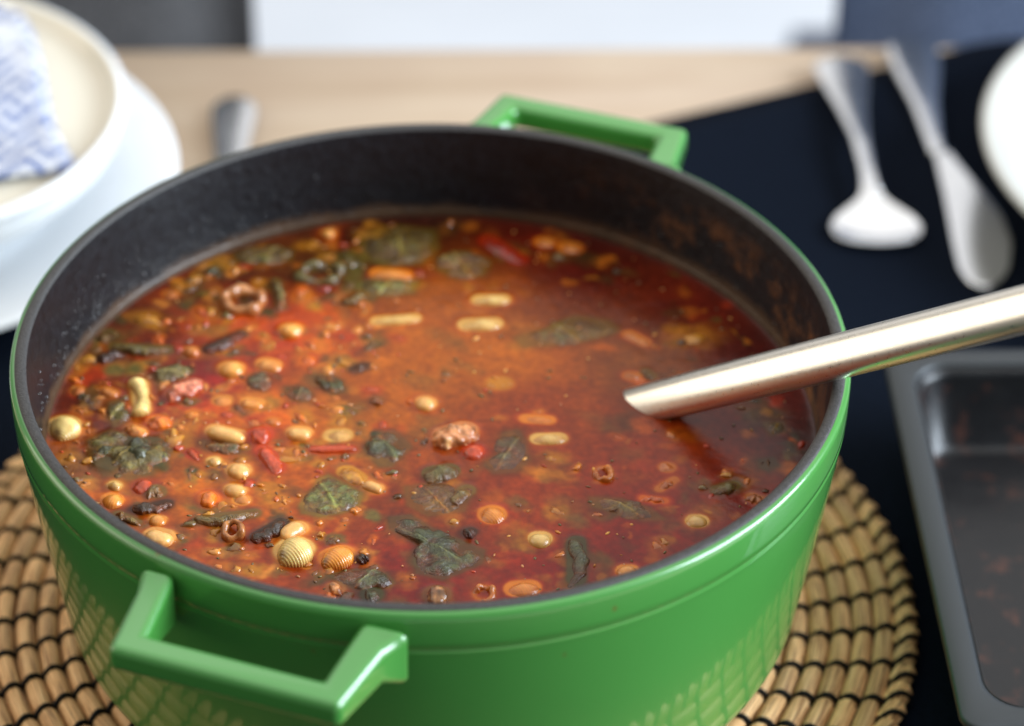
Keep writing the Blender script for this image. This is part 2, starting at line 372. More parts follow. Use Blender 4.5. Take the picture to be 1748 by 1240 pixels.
# ------------------------------------------------------------------ cast iron pot
RZ = .135; pot = empty('casserole_pot', (0, 0, .012)); tag(pot, 'green enamelled round cast iron pot full of soup, on the straw trivet', 'pot')
def rad(z): return .1408-.0150*(max(0, (.121-z))/.106)**1.15
prof = [(.0001, .013), (.100, .013), (.114, .0145), (.121, .020), (.1245, .028)]
prof += [(rad(z), z) for z in np.linspace(.036, .118, 12)]
prof = smooth_prof(prof, 2)
prof += [(.1409, .1190), (.1405, .1200), (.1405, .1207), (.1411, .1216), (.1412, .124), (.1413, .1320), (.1410, .1339), (.1403, .1347), (.1392, .1350)]
prof = [(r, z-.012) for r, z in prof]
V, F = revolve(prof, 256); mesh('body', V, F, M['green'], pot)
lp = [(.1394, .13515), (.1388, .1357), (.1375, .1359), (.1362, .1356), (.1355, .1347)]
V, F = revolve([(r, z-.012) for r, z in smooth_prof(lp, 2)], 256); mesh('rim', V, F, M['rim'], pot)
ip = [(.1355, .1347), (.1349, .131), (.1340, .118), (.1332, .104), (.1328, .1018), (.1318, .1005), (.1322, .097), (.131, .080), (.124, .030), (.112, .020), (.0001, .019)]
V, F = revolve([(r, z-.012) for r, z in smooth_prof(ip, 2)], 256)
V = [(x*(1+.0008*fbm(x*60, y*60, z*60)), y*(1+.0008*fbm(x*60, y*60, z*60)), z) for x, y, z in V]; mesh('lining', V, F, M['lining'], pot)

PHI = -.3733; HT = np.array([math.cos(PHI), math.sin(PHI)]); HN = np.array([-math.sin(PHI), math.cos(PHI)])
def handle(sgn):
    # closed outline in (along tangent, outward) then extruded downwards
    outer = [(-.0424, .1374), (-.0402, .1470), (-.0376, .1722), (.0376, .1722), (.0412, .1468), (.0468, .1374)]
    inner = [(-.0308, .1374), (-.0285, .1625), (.0285, .1625), (.0308, .1374)]
    poly = outer+inner[::-1]
    bm = bmesh.new(); zt, zb = -.0056, -.0165; top = []; bot = []
    def P(t, n, z): v = HT*t+HN*n*sgn; return (v[0], v[1], z+RZ-.012)
    def ztop(n): return zt+.0026*(1-smoothstep(.1375, .147, n))-.0012*smoothstep(.150, .168, n)
    def zbot(n): return -.0162-.0085*(1-smoothstep(.137, .152, n))
    for t, n in poly: top.append(bm.verts.new(P(t, n, ztop(n)))); bot.append(bm.verts.new(P(t, n, zbot(n))))
    N = len(poly); faces = []
    # quads of the frame: pair outer and inner rings
    pairs = [(0, 9), (1, 9), (2, 8), (3, 7), (4, 6), (5, 6)]
    for L in (top, bot):
        for (a, b), (c, d) in zip(pairs[:-1], pairs[1:]):
            vs = [L[a], L[c], L[d], L[b]] if b != d else [L[a], L[c], L[b]]
            bm.faces.new(vs)
    for i in range(N):
        j = (i+1) % N; bm.faces.new((top[i], top[j], bot[j], bot[i]))
    o = bm_obj('handle', bm, M['green'], pot)
    bv = o.modifiers.new('b', 'BEVEL'); bv.width = .0027; bv.segments = 6; bv.limit_method = 'ANGLE'; bv.angle_limit = math.radians(24)
    wn = o.modifiers.new('w', 'WEIGHTED_NORMAL'); wn.keep_sharp = False
    return o
handle(-1); handle(1)
# grease droplets stuck to the wall
bm = bmesh.new()
for i in range(300):
    a = math.radians(random.gauss(145, 18)) if i < 270 else math.radians(random.uniform(20, 200)); z = .1025+abs(random.gauss(0, .0075))
    if z > .131: continue
    r = .1333+(z-.104)*.055-.0001; s = random.uniform(.0002, .00055)
    bmesh.ops.create_icosphere(bm, subdivisions=1, radius=s, matrix=Matrix.Translation((r*math.cos(a), r*math.sin(a), z-.012)))
o = bm_obj('grease_droplets', bm, M['drop'], pot); o['kind'] = 'stuff'

# ------------------------------------------------------------------ soup colours
SZ = .0985; SR = .1324
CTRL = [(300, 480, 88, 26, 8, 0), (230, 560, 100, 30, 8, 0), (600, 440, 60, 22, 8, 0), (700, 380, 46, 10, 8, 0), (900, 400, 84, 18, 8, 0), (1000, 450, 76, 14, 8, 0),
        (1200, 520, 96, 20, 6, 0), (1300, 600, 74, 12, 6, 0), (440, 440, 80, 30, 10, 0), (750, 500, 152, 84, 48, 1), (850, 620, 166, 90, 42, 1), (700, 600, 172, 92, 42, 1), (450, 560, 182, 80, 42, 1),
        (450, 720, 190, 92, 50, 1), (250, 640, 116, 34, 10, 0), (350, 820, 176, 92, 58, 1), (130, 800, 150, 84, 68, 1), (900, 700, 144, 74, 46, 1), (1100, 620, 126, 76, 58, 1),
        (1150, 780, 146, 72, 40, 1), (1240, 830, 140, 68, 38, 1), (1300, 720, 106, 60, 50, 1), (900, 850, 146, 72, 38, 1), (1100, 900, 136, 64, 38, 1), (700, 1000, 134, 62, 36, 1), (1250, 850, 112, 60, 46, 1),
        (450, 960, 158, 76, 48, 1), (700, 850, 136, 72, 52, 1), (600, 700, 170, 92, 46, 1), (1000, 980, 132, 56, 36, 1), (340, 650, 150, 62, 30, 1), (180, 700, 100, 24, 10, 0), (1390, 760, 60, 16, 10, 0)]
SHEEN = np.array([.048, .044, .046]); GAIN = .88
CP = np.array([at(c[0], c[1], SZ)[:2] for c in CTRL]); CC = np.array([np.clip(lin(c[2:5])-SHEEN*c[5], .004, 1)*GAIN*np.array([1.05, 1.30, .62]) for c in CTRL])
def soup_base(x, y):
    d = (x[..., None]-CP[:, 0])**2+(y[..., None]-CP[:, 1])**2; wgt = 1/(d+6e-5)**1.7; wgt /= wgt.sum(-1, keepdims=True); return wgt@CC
K = dict(bean=(.82, .46, .14), chick=(.82, .38, .075), pasta=(.80, .58, .20), opasta=(.80, .30, .035), dim=(.62, .22, .03), kale=(.040, .048, .014), olive=(.115, .095, .020),
         leafy=(.125, .150, .036), blue=(.050, .064, .026), stem=(.15, .105, .026), dark=(.030, .017, .006), tomato=(.52, .055, .012), carrot=(.80, .20, .015), meat=(.62, .26, .10),
         pink=(.60, .18, .10), onion=(.42, .17, .05), red=(.30, .02, .004), brown=(.20, .08, .02), yellow=(.60, .30, .03))
# kind, name, label, category, x0,y0,x1,y1 (photo pixels of the long axis), width mm, rise mm, colour, how far the broth covers it
G1, G2, G3, G4 = 'beans and chickpeas in the soup', 'pasta shells in the soup', 'kale pieces in the soup', 'vegetable and meat bits in the soup'
IT = [
 ('bean', 'chickpea', 'round pale chickpea below the brown onion curl', 479, 563, 515, 563, 6.6, 3.2, 'chick', 0),
 ('bean', 'chickpea', 'large round chickpea left of another one, above two dimmer ones', 374, 630, 416, 630, 8.0, 3.4, 'chick', .05),
 ('bean', 'chickpea', 'chickpea right of the large round one, half in orange broth', 438, 618, 480, 628, 7.5, 2.0, 'chick', .25),
 ('bean', 'chickpea', 'dim chickpea sunk under broth above the long white bean', 360, 684, 400, 684, 7.5, 1.0, 'chick', .5),
 ('bean', 'chickpea', 'oval chickpea just right of the dim sunken one', 410, 686, 452, 690, 6.5, 1.8, 'chick', .25),
 ('bean', 'white_bean', 'long cream white bean touching the red tomato strip', 354, 733, 418, 748, 6.5, 3.6, 'bean', 0),
 ('bean', 'white_bean', 'small pale bean right of the red tomato strip', 491, 738, 531, 740, 6.2, 2.8, 'bean', .05),
 ('bean', 'white_bean', 'pale bean directly left of the lower tomato strip', 386, 802, 428, 804, 7.2, 2.9, 'bean', .05),
 ('bean', 'white_bean', 'glossy bean with a wet highlight beside the orange carrot cube', 384, 834, 420, 840, 6.0, 2.6, 'bean', .2),
 ('bean', 'white_bean', 'big pale bean against the front left rim above the handle', 248, 910, 296, 922, 8.0, 3.4, 'bean', 0),
 ('bean', 'white_bean', 'smaller bean just above the big one at the front left rim', 254, 886, 284, 890, 5.5, 1.8, 'chick', .15),
 ('bean', 'white_bean', 'peach bean lying under the dark glossy kale stalk', 480, 918, 520, 896, 7.0, 3.4, 'bean', .05),
 ('bean', 'chickpea', 'single bright bean in the open middle of the soup', 714, 682, 742, 694, 6.4, 2.6, 'bean', .05),
 ('bean', 'chickpea', 'yellow chickpea in the front right, near the vertical kale strip', 902, 920, 942, 920, 7.4, 2.2, 'pasta', .15),
 ('bean', 'chickpea', 'lone yellow chickpea near the front right rim', 1170, 890, 1210, 890, 7.2, 1.8, 'pasta', .3),
 ('bean', 'chickpea', 'orange chickpea touching the front rim, right of the kale strip', 1052, 975, 1090, 975, 6.4, 2.0, 'chick', .2),
 ('bean', 'chickpea', 'tiny bright bean by itself near the far left wall', 550, 400, 570, 400, 4.2, 2.6, 'chick', 0),
 ('bean', 'chickpea', 'small orange bean above the crumbly pink meat', 312, 598, 340, 602, 5.5, 2.2, 'dim', .1),
 ('bean', 'chickpea', 'dim orange bean under red broth by the left wall', 275, 502, 308, 502, 6.0, .8, 'dim', .3),
 ('bean', 'chickpea', 'brownish bean between the dark leaf bits at the left wall', 172, 664, 200, 676, 5.5, 2.0, 'dim', .2),
 ('bean', 'chickpea', 'dim bean touching the left wall above the pasta shell', 122, 664, 146, 668, 6.5, 1.0, 'dim', .35),
 ('bean', 'white_bean', 'small pale bean at the tip of the yellow pepper piece', 618, 826, 652, 838, 5.0, 2.2, 'bean', .1),
 ('bean', 'chickpea', 'orange bean below the bean with the wet highlight', 396, 852, 430, 856, 6.0, 1.2, 'chick', .4),
 ('bean', 'chickpea', 'small sunken bean above the tomato strip in orange broth', 455, 716, 480, 722, 5.0, 1.0, 'dim', .35),
 ('shell', 'pasta_shell', 'pale yellow ribbed shell at the front, left of an orange one', 474, 950, 530, 930, 12.5, 5.6, 'pasta', 0),
 ('shell', 'pasta_shell', 'orange stained ribbed shell right of the pale yellow one', 548, 960, 602, 942, 9.5, 4.2, 'opasta', .05),
 ('shell', 'pasta_shell', 'yellow ribbed shell pressed against the left wall', 92, 742, 126, 716, 11.5, 4.6, 'pasta', 0),
 ('shell', 'pasta_shell', 'half sunken ribbed shell above the big kale leaf', 818, 886, 862, 872, 10.5, 2.2, 'opasta', .25),
 ('shell', 'pasta_shell', 'small sunken shell right of the meat chunk, smooth and yellow', 905, 750, 968, 748, 6.4, 1.6, 'pasta', .2),
 ('shell', 'pasta_shell', 'pale shell in the upper middle, above the longer ribbed one', 806, 513, 870, 512, 6.0, 2.0, 'pasta', .2),
 ('shell', 'pasta_shell', 'long ribbed shell in the upper middle of the soup', 782, 556, 858, 552, 7.5, 2.0, 'pasta', .2),
 ('shell', 'pasta_shell', 'slim pale shell left of the long ribbed one', 634, 550, 718, 543, 5.5, 1.8, 'pasta', .25),
 ('shell', 'pasta_shell', 'pale orange shell on a green leaf near the far wall', 632, 466, 704, 472, 7.0, 2.0, 'opasta', .2),
 ('shell', 'pasta_shell', 'orange shell near the far wall under the back handle, left half', 912, 412, 950, 416, 7.5, 1.5, 'opasta', .25),
 ('shell', 'pasta_shell', 'orange shell near the far wall under the back handle, right half', 952, 420, 996, 426, 8.5, 1.5, 'opasta', .25),
 ('shell', 'pasta_shell', 'blurred orange shell under broth touching the front rim', 860, 1008, 924, 1002, 8.5, 1.8, 'opasta', .3),
 ('shell', 'pasta_shell', 'dull orange shell right of the meat chunk, above the smooth yellow one', 885, 714, 950, 718, 6.0, .8, 'opasta', .4),
 ('shell', 'pasta_shell', 'broad sunken shell just above the red pepper shred', 548, 744, 606, 742, 9.0, 1.0, 'pasta', .45),
 ('shell', 'pasta_shell', 'small orange shell at the left rim above the stalk bits', 178, 846, 206, 862, 7.5, 2.6, 'opasta', 0),
 ('roll', 'macaroni', 'bright yellow bent macaroni standing in red broth at the left', 237, 650, 243, 708, 5.4, 2.6, 'pasta', 0),
 ('chunk', 'tomato_piece', 'rounded bright tomato piece touching the long white bean', 428, 742, 460, 744, 8.5, 2.8, 'tomato', .02),
 ('chunk', 'tomato_piece', 'long red tomato strip slanting down from the round piece', 444, 762, 478, 806, 6.4, 2.2, 'tomato', .05),
 ('chunk', 'carrot_cube', 'bright orange carrot cube in the left front', 342, 850, 370, 852, 7.0, 2.8, 'carrot', .02),
 ('chunk', 'carrot_cube', 'orange carrot lump left of the long white bean', 252, 716, 290, 726, 7.5, 2.4, 'carrot', .15),
 ('chunk', 'carrot_cube', 'orange carrot lump above the kale cluster', 212, 730, 250, 742, 6.5, 2.2, 'dim', .1),
 ('chunk', 'tomato_piece', 'small red tomato bit above the dark stalk rolls', 228, 826, 258, 834, 8.0, 1.6, 'tomato', .3),
 ('chunk', 'carrot_cube', 'small orange red bit in the broth upper left of centre', 512, 612, 538, 618, 6.5, 1.0, 'carrot', .4),
 ('chunk', 'pepper_piece', 'yellow pepper piece right of the green triangular leaf', 580, 798, 622, 826, 8.0, 1.6, 'yellow', .1),
 ('chunk', 'pepper_piece', 'red pepper strip slanting under the far wall', 822, 404, 896, 450, 8.5, 1.4, 'red', .1),
 ('chunk', 'pepper_piece', 'thin red pepper shred above the triangular leaf', 530, 768, 606, 766, 3.6, 1.4, 'tomato', .15),
 ('chunk', 'meat_chunk', 'crumbly pale meat chunk in the middle of the soup', 742, 752, 812, 730, 11.0, 4.2, 'meat', 0),
 ('chunk', 'tomato_piece', 'red tomato lump tucked under the crumbly meat chunk', 790, 772, 826, 770, 7.0, 2.4, 'tomato', .1),
 ('chunk', 'meat_chunk', 'crumbly pink meat right of the bent macaroni', 285, 676, 342, 652, 8.0, 3.2, 'pink', 0),
 ('chunk', 'meat_chunk', 'brown meat lump against the front rim, below the big kale leaf', 728, 1018, 764, 1016, 9.0, 3.2, 'brown', 0),
 ('chunk', 'meat_chunk', 'tiny brown orange bit at the front rim below the orange shell', 564, 1008, 582, 1002, 6.0, 2.4, 'onion', 0),
 ('ring', 'onion_curl', 'pinkish brown onion curl in the upper left', 372, 515, 456, 512, 16.0, 3.0, 'onion', .05),
 ('ring', 'onion_curl', 'green rimmed onion ring between the curl and far wall', 502, 468, 588, 466, 15.0, 1.4, 'olive', .1),
 ('ring', 'onion_curl', 'brown onion curl on kale shreds, front left', 378, 912, 418, 904, 9.0, 2.8, 'onion', .05),
 ('ring', 'onion_curl', 'small orange curl under the broth, right of centre', 1012, 812, 1048, 806, 9.0, .9, 'dim', .3),
 ('ring', 'onion_curl', 'faint orange ring touching the front rim, left of the blurred shell', 806, 1014, 846, 1012, 8.0, .8, 'dim', .25),
 ('leaf', 'kale_leaf', 'large wrinkled dark kale leaf at the front centre', [(664, 884), (700, 880), (740, 905), (790, 925), (826, 940), (822, 962), (790, 976), (755, 990), (712, 978), (706, 955), (716, 930), (690, 915), (666, 905)], 1.6, 'blue', .05),
 ('leaf', 'kale_leaf', 'green triangular leaf left of centre', [(560, 812), (590, 828), (618, 842), (612, 862), (585, 876), (545, 882), (516, 876), (512, 862), (532, 838), (545, 818)], 1.3, 'leafy', .05),
 ('leaf', 'kale_leaf', 'dark bluish leaf left of the meat chunk', [(640, 742), (672, 736), (692, 752), (702, 764), (684, 780), (668, 796), (648, 796), (632, 780), (622, 762)], 1.6, 'blue', .1),
 ('leaf', 'kale_leaf', 'sunken dark leaf right of the meat chunk', [(858, 740), (884, 734), (896, 752), (902, 784), (880, 806), (842, 808), (826, 794), (850, 776)], .7, 'blue', .35),
 ('leaf', 'kale_leaf', 'folded olive kale bunch by the left rim', [(150, 752), (190, 735), (235, 748), (280, 752), (284, 790), (258, 812), (215, 822), (178, 812), (156, 790)], 2.4, 'olive', .08),
 ('leaf', 'kale_leaf', 'crumpled dark kale piece on the right side of the olive bunch by the left rim', [(225, 750), (270, 745), (292, 772), (276, 800), (244, 796)], 3.0, 'kale', .05),
 ('leaf', 'kale_leaf', 'small dark kale fold on the left side of the olive bunch by the left rim', [(160, 772), (200, 764), (216, 790), (190, 806), (162, 796)], 2.8, 'kale', .05),
 ('leaf', 'kale_leaf', 'dark leaf flap just behind the crumbly pink meat', [(262, 640), (300, 624), (328, 634), (302, 650), (270, 656)], 1.8, 'olive', .1),
 ('leaf', 'kale_leaf', 'broad sunken dark leaf under the rolled leaf edge, centre', [(692, 832), (750, 822), (800, 850), (792, 872), (730, 880), (696, 862)], .5, 'olive', .45),
 ('leaf', 'kale_leaf', 'flat dark leaf against the front rim, under the orange shell', [(560, 982), (610, 972), (660, 980), (672, 996), (640, 1006), (596, 1002)], 1.2, 'blue', .15),
 ('leaf', 'kale_leaf', 'sunken olive leaf lying right of centre, in the front right', [(1008, 850), (1060, 852), (1110, 868), (1132, 886), (1100, 888), (1050, 876), (1012, 864)], .8, 'olive', .3),
 ('leaf', 'kale_leaf', 'wide olive leaf floating left of the ladle handle', [(880, 576), (930, 562), (980, 540), (1040, 548), (1060, 566), (1000, 582), (940, 590), (892, 592)], .7, 'olive', .3),
 ('leaf', 'kale_leaf', 'large blurred olive leaf at the far wall', [(610, 400), (680, 386), (740, 394), (748, 425), (720, 450), (660, 456), (618, 440)], .9, 'olive', .2),
 ('leaf', 'kale_leaf', 'olive leaf left of the slanting red pepper strip', [(745, 440), (800, 430), (838, 446), (826, 470), (780, 476), (748, 462)], 1.0, 'olive', .15),
 ('leaf', 'kale_leaf', 'green leaf under the pale orange shell at the far side', [(612, 482), (660, 474), (712, 480), (704, 500), (650, 504), (614, 498)], .8, 'leafy', .2),
 ('leaf', 'kale_leaf', 'dark oval leaf bit, upper right of a matching one, left of centre', [(540, 642), (560, 638), (582, 650), (588, 668), (566, 672), (546, 660)], 1.6, 'kale', .05),
 ('leaf', 'kale_leaf', 'dark leaf bit lower left of a matching oval one, left of centre', [(490, 662), (516, 660), (532, 672), (524, 686), (500, 684)], 1.4, 'kale', .1),
 ('leaf', 'kale_leaf', 'grey green leaf bit right of the large round chickpea', [(424, 642), (450, 636), (462, 652), (450, 668), (430, 664)], 1.0, 'blue', .15),
 ('leaf', 'kale_leaf', 'small upright leaf left of the bent macaroni', [(186, 688), (202, 684), (214, 700), (212, 724), (196, 728), (184, 710)], 2.0, 'olive', .1),
 ('leaf', 'kale_leaf', 'dark leaf scrap by the left wall above the pasta shell', [(138, 668), (156, 660), (168, 674), (158, 694), (140, 690)], 2.0, 'kale', .1),
 ('leaf', 'kale_leaf', 'dark green strip hiding under the long white bean', [(346, 752), (380, 756), (412, 762), (408, 774), (372, 772), (348, 764)], .9, 'kale', .15),
 ('leaf', 'kale_leaf', 'tiny dark green scrap near the right rim, past the ladle', [(1298, 786), (1320, 782), (1330, 796), (1312, 804), (1298, 798)], 1.2, 'kale', .1),
 ('leaf', 'kale_leaf', 'olive scrap floating near the right wall beneath the ladle', [(1306, 724), (1336, 722), (1340, 738), (1316, 742)], .8, 'olive', .2),
 ('leaf', 'kale_leaf', 'blurred dark leaf near the tiny bright bean, far left', [(400, 432), (450, 420), (500, 428), (496, 444), (440, 450), (404, 446)], 1.0, 'olive', .1),
 ('roll', 'kale_stalk', 'long olive stalk lying flat at the front left', 332, 890, 444, 876, 4.0, 2.6, 'stem', 0),
 ('roll', 'kale_stalk', 'short dark stalk above the beans at the front left rim', 226, 872, 294, 860, 4.2, 2.4, 'dark', 0),
 ('roll', 'kale_stalk', 'glossy black stalk slanting over the peach bean', 432, 922, 490, 890, 4.6, 3.4, 'dark', 0),
 ('roll', 'kale_stalk', 'rolled leaf edge just below the crumbly meat chunk', 722, 812, 784, 802, 8.0, 2.8, 'olive', .05),
 ('roll', 'kale_stalk', 'short brown leaf roll slanting below the meat chunk', 770, 856, 806, 832, 6.0, 2.4, 'stem', .05),
 ('roll', 'kale_stalk', 'vertical knobbly kale strip at the front right rim', 984, 918, 984, 1000, 6.0, 2.6, 'blue', .05),
 ('roll', 'kale_stalk', 'curved olive stalk in the red broth, upper left', 186, 592, 296, 598, 4.6, 2.0, 'olive', .1),
 ('roll', 'kale_stalk', 'dark curled stalk just under the curved olive one', 168, 616, 210, 600, 4.2, 2.2, 'dark', .1),
 ('roll', 'kale_stalk', 'upright olive stalk right of the pinkish onion curl', 470, 478, 480, 528, 3.2, 2.4, 'olive', .05),
 ('roll', 'kale_stalk', 'dark stalk slanting between onion curl and chickpeas', 350, 600, 418, 568, 4.2, 2.2, 'dark', .1),
 ('roll', 'kale_stalk', 'small pale tipped stalk left of the slim pale shell', 590, 520, 622, 500, 3.2, 2.2, 'stem', .05),
 ('roll', 'kale_stalk', 'dark curled bit in the broth right of the oval leaf bits', 600, 634, 628, 624, 4.2, 1.8, 'dark', .1),
 ('roll', 'kale_stalk', 'small brown knot left of the single bright bean', 636, 688, 650, 680, 4.6, 2.0, 'brown', .1),
 ('roll', 'kale_stalk', 'dark curled bit at the front rim, left of the brown meat lump', 622, 1018, 648, 1014, 7.0, 2.6, 'kale', 0),
 ('roll', 'kale_stalk', 'olive herb curl near the front right rim', 1216, 840, 1262, 826, 4.4, 2.2, 'olive', .05),
 ('roll', 'kale_stalk', 'orange brown curl between the herb curl and right rim', 1276, 846, 1304, 858, 4.0, 1.8, 'onion', .05),
 ('roll', 'kale_stalk', 'dark olive lump between triangular leaf and kale bunch', 250, 838, 284, 842, 7.0, 2.2, 'stem', .1),
 ('roll', 'kale_stalk', 'tiny dark curl above the big kale leaf, right side', 792, 912, 812, 906, 4.0, 2.2, 'dark', .05),
 ('roll', 'kale_stalk', 'tiny dark pip curl at the right end of the orange shell', 612, 958, 626, 950, 3.4, 2.4, 'dark', 0),
 ('roll', 'kale_stalk', 'thin brown sliver along the front left rim', 196, 876, 240, 894, 2.6, 2.0, 'stem', .05),
 ('roll', 'kale_stalk', 'olive stalk tip touching the left of the ladle handle', 1096, 632, 1116, 646, 3.4, 1.8, 'stem', .1),
 ('chunk', 'carrot_cube', 'dull orange lump under broth near the ladle tip, left side', 1062, 640, 1096, 644, 6.0, .7, 'dim', .35),
 ('chunk', 'carrot_cube', 'yellow olive mash patch in the open middle', 820, 652, 886, 656, 13.0, .6, 'yellow', .6),
 ('roll', 'pepper_shred', 'thin orange shred, front right, above the lone yellow chickpea', 1092, 850, 1140, 856, 2.6, 1.0, 'carrot', .3),
 ('roll', 'pepper_shred', 'orange shred below the ladle shaft, right side', 1120, 838, 1156, 816, 3.4, .9, 'dim', .3),
 ('chunk', 'carrot_cube', 'orange lump right of the small orange curl', 1122, 796, 1156, 800, 7.0, .8, 'dim', .35),
 ('chunk', 'onion_piece', 'small yellow onion scrap left of the pale bean pair', 354, 790, 376, 784, 4.5, 1.6, 'pasta', .1),
 ('chunk', 'onion_piece', 'pale onion scrap below the kale bunch', 186, 826, 206, 832, 4.0, 1.6, 'pasta', .15),
 ('chunk', 'carrot_cube', 'orange patch at the edge of the red broth, back right', 1064, 566, 1110, 590, 6.0, .8, 'dim', .15),
]
# ---- footprints used to tint and lift the broth around each piece
foot = []
for it in IT:
    if it[0] == 'leaf':
        P = np.array([at(x, y, SZ)[:2] for x, y in it[3]]); c = P.mean(0); foot.append(('poly', P, c, it[5], it[6], it[4]))
    else:
        p0, p1 = at(it[3], it[4], SZ)[:2], at(it[5], it[6], SZ)[:2]; L = np.linalg.norm(p1-p0); wd = it[7]/1000
        sh = min(L*.5*.98, wd*.5*.9); d = (p1-p0)/max(L, 1e-6)
        foot.append(('cap', p0+d*sh, p1-d*sh, it[9], it[10], it[8], wd*.5, L*.5, it[0]))
def seg_dist(x, y, a, b):
    d = b-a; l2 = d@d+1e-12; t = np.clip(((x-a[0])*d[0]+(y-a[1])*d[1])/l2, 0, 1); return np.hypot(x-a[0]-t*d[0], y-a[1]-t*d[1])
def poly_dist(x, y, P):
    D = np.full(x.shape, 9.); inside = np.zeros(x.shape, bool)
    for a, b in zip(P, np.roll(P, -1, 0)):
        D = np.minimum(D, seg_dist(x, y, a, b)); c = ((a[1] > y) != (b[1] > y)) & (x < (b[0]-a[0])*(y-a[1])/(b[1]-a[1]+1e-12)+a[0]); inside ^= c
    return np.where(inside, -D, D)
TINT = (.80, .62, .45)
def fd(f, x, y): return poly_dist(x, y, f[1]) if f[0] == 'poly' else seg_dist(x, y, f[1], f[2])-f[6]

def vec_noise(x, y, sc, seed, o=3): return np.array([noise.fractal(Vector((a*sc, b*sc, seed)), 1.0, 2.0, o) for a, b in zip(x, y)])
# submerged blotches: food drifting under the surface, seen as soft patches of its own colour
rng = np.random.RandomState(5)
BL = []
for i in range(1500):
    a = rng.uniform(0, 2*math.pi); r = SR*math.sqrt(rng.uniform(0, .97)); x, y = r*math.cos(a), r*math.sin(a); px, py, _ = px_of((x, y, SZ))
    if px > 700 and rng.uniform() < .5: continue
    if 640 < px < 1120 and 470 < py < 740 and rng.uniform() < .7: continue
    left = px < 650
    key = rng.choice(['dim', 'carrot', 'olive', 'tomato', 'yellow', 'kale', 'yellow', 'opasta', 'dim', 'stem', 'chick' if left else 'dim'])
    st = rng.uniform(.35, 1.0)*(1.0 if left else .62)
    big = i % 9 == 0
    if big: key = rng.choice(['kale', 'olive', 'kale', 'olive', 'red', 'yellow'])
    if key == 'red' and py > 500: key = 'yellow'
    sz = rng.uniform(.005, .011) if big else rng.uniform(.0013, .0052); ar = rng.uniform(.35, .7) if big else rng.uniform(.4, 1.0)
    ang = rng.uniform(0, math.pi); BL.append((x, y, sz, sz*ar, ang, np.array(K[key])*np.array([.62, .45, .28] if key not in ('kale', 'olive', 'stem') else [.75, .7, .6]), st*(.75 if big else 1)))
def soup_field(x, y, full=True):
    c = soup_base(x, y)
    m1 = vec_noise(x, y, 38, 1.0); m2 = vec_noise(x, y, 120, 4.0); wx = vec_noise(x, y, 170, 21.0)*.0020; wy = vec_noise(x, y, 170, 31.0)*.0020; m4 = vec_noise(x, y, 420, 41.0)
    busy_ = smoothstep(.01, -.05, x)[:, None]; c = c*(1+(.22+.30*busy_)*m1[:, None])*(1+(.22+.22*busy_)*m2[:, None]*np.array([.8, 1.1, 1.0]))
    for bx, by, sa, sb, an, k, st in BL:
        dx, dy = x+wx-bx, y+wy-by; near = (abs(dx) < sa*1.9) & (abs(dy) < sa*1.9)
        if not near.any(): continue
        u = dx[near]*math.cos(an)+dy[near]*math.sin(an); v = -dx[near]*math.sin(an)+dy[near]*math.cos(an)
        g = np.clip(np.exp(-((u/sa)**2+(v/sb)**2)**1.8)*(1+.7*m2[near])*st, 0, 1); c[near] = c[near]*(1-g[:, None])+k*g[:, None]
    c = c*(1+.30*m4[:, None])
    return np.clip(c, .002, .95)

# ------------------------------------------------------------------ soup surface
NA, NR = 1000, 190
rr = SR*np.linspace(.004, 1, NR)**.86; aa = np.linspace(0, 2*math.pi, NA, endpoint=False)
X = (rr[:, None]*np.cos(aa)).ravel(); Y = (rr[:, None]*np.sin(aa)).ravel()
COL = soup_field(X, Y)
n1 = vec_noise(X, Y, 60, 9.0, 2); n2 = vec_noise(X, Y, 190, 11.0, 2); n3 = vec_noise(X, Y, 26, 2.0, 2)
PXY = np.array([0, 0]); busy = np.clip(.35+1.1*smoothstep(.02, -.09, X+.15*Y)+.5*smoothstep(-.03, -.11, Y), 0, 1.25)
Z = SZ+.00010*n3+busy*(.00020*n1+.00007*n2)
for f in foot:
    if f[0] == 'poly': c = f[2]; ext = np.abs(f[1]-c).max()+.009
    else: c = (f[1]+f[2])/2; ext = np.linalg.norm(f[2]-f[1])/2+f[6]+.009
    nr = np.nonzero((np.abs(X-c[0]) < ext) & (np.abs(Y-c[1]) < ext))[0]
    if not len(nr): continue
    d = fd(f, X[nr], Y[nr]); k = np.array(K[f[3]]); dp = np.maximum(d, 0); rise = min(max(f[5]-.9, 0), 2.2)/2.2
    # the piece goes on below the surface, so its colour shows through the thin broth over its flanks: t = broth above it
    wob = (1+.45*n1[nr]).clip(.5, 1.6); fr_ = f[5]/1000
    if f[0] == 'cap' and f[8] == 'ring':
        e = (f[2]-f[1]); e = e/max(np.linalg.norm(e), 1e-9); rx, ry = X[nr]-c[0], Y[nr]-c[1]; uu = (rx*e[0]+ry*e[1])/f[7]; vv = (-rx*e[1]+ry*e[0])/f[6]
        dp = np.abs(np.hypot(uu, vv)-.85)*min(f[6], f[7]); t = dp*1.4
    elif f[0] == 'cap':
        hh_ = max(min(f[6], f[7])*.95, fr_*.6); q = (d+f[6])/f[6]; qi = np.clip(q, 0, 1)
        t = np.maximum(hh_-fr_-hh_*np.sqrt(1-qi*qi*.999), 0)+np.maximum(q-1, 0)*f[6]*1.6; dp = np.where(t > 1e-6, dp, 0)
    else: t = dp*1.2
    g = np.exp(-(t/wob/.0023)**1.3)*(.92 if f[0] == 'cap' else .7)*(1-.55*f[4])
    kt = k*np.exp(-(t[:, None]/.0017)*np.array([.2, .9, 2.0]))*np.array(TINT); COL[nr] = COL[nr]*(1-g[:, None])+kt*g[:, None]
    Z[nr] += rise*.00042*np.exp(-dp/.0009)-rise*.00013*np.exp(-((dp-.0026)/.0010)**2)
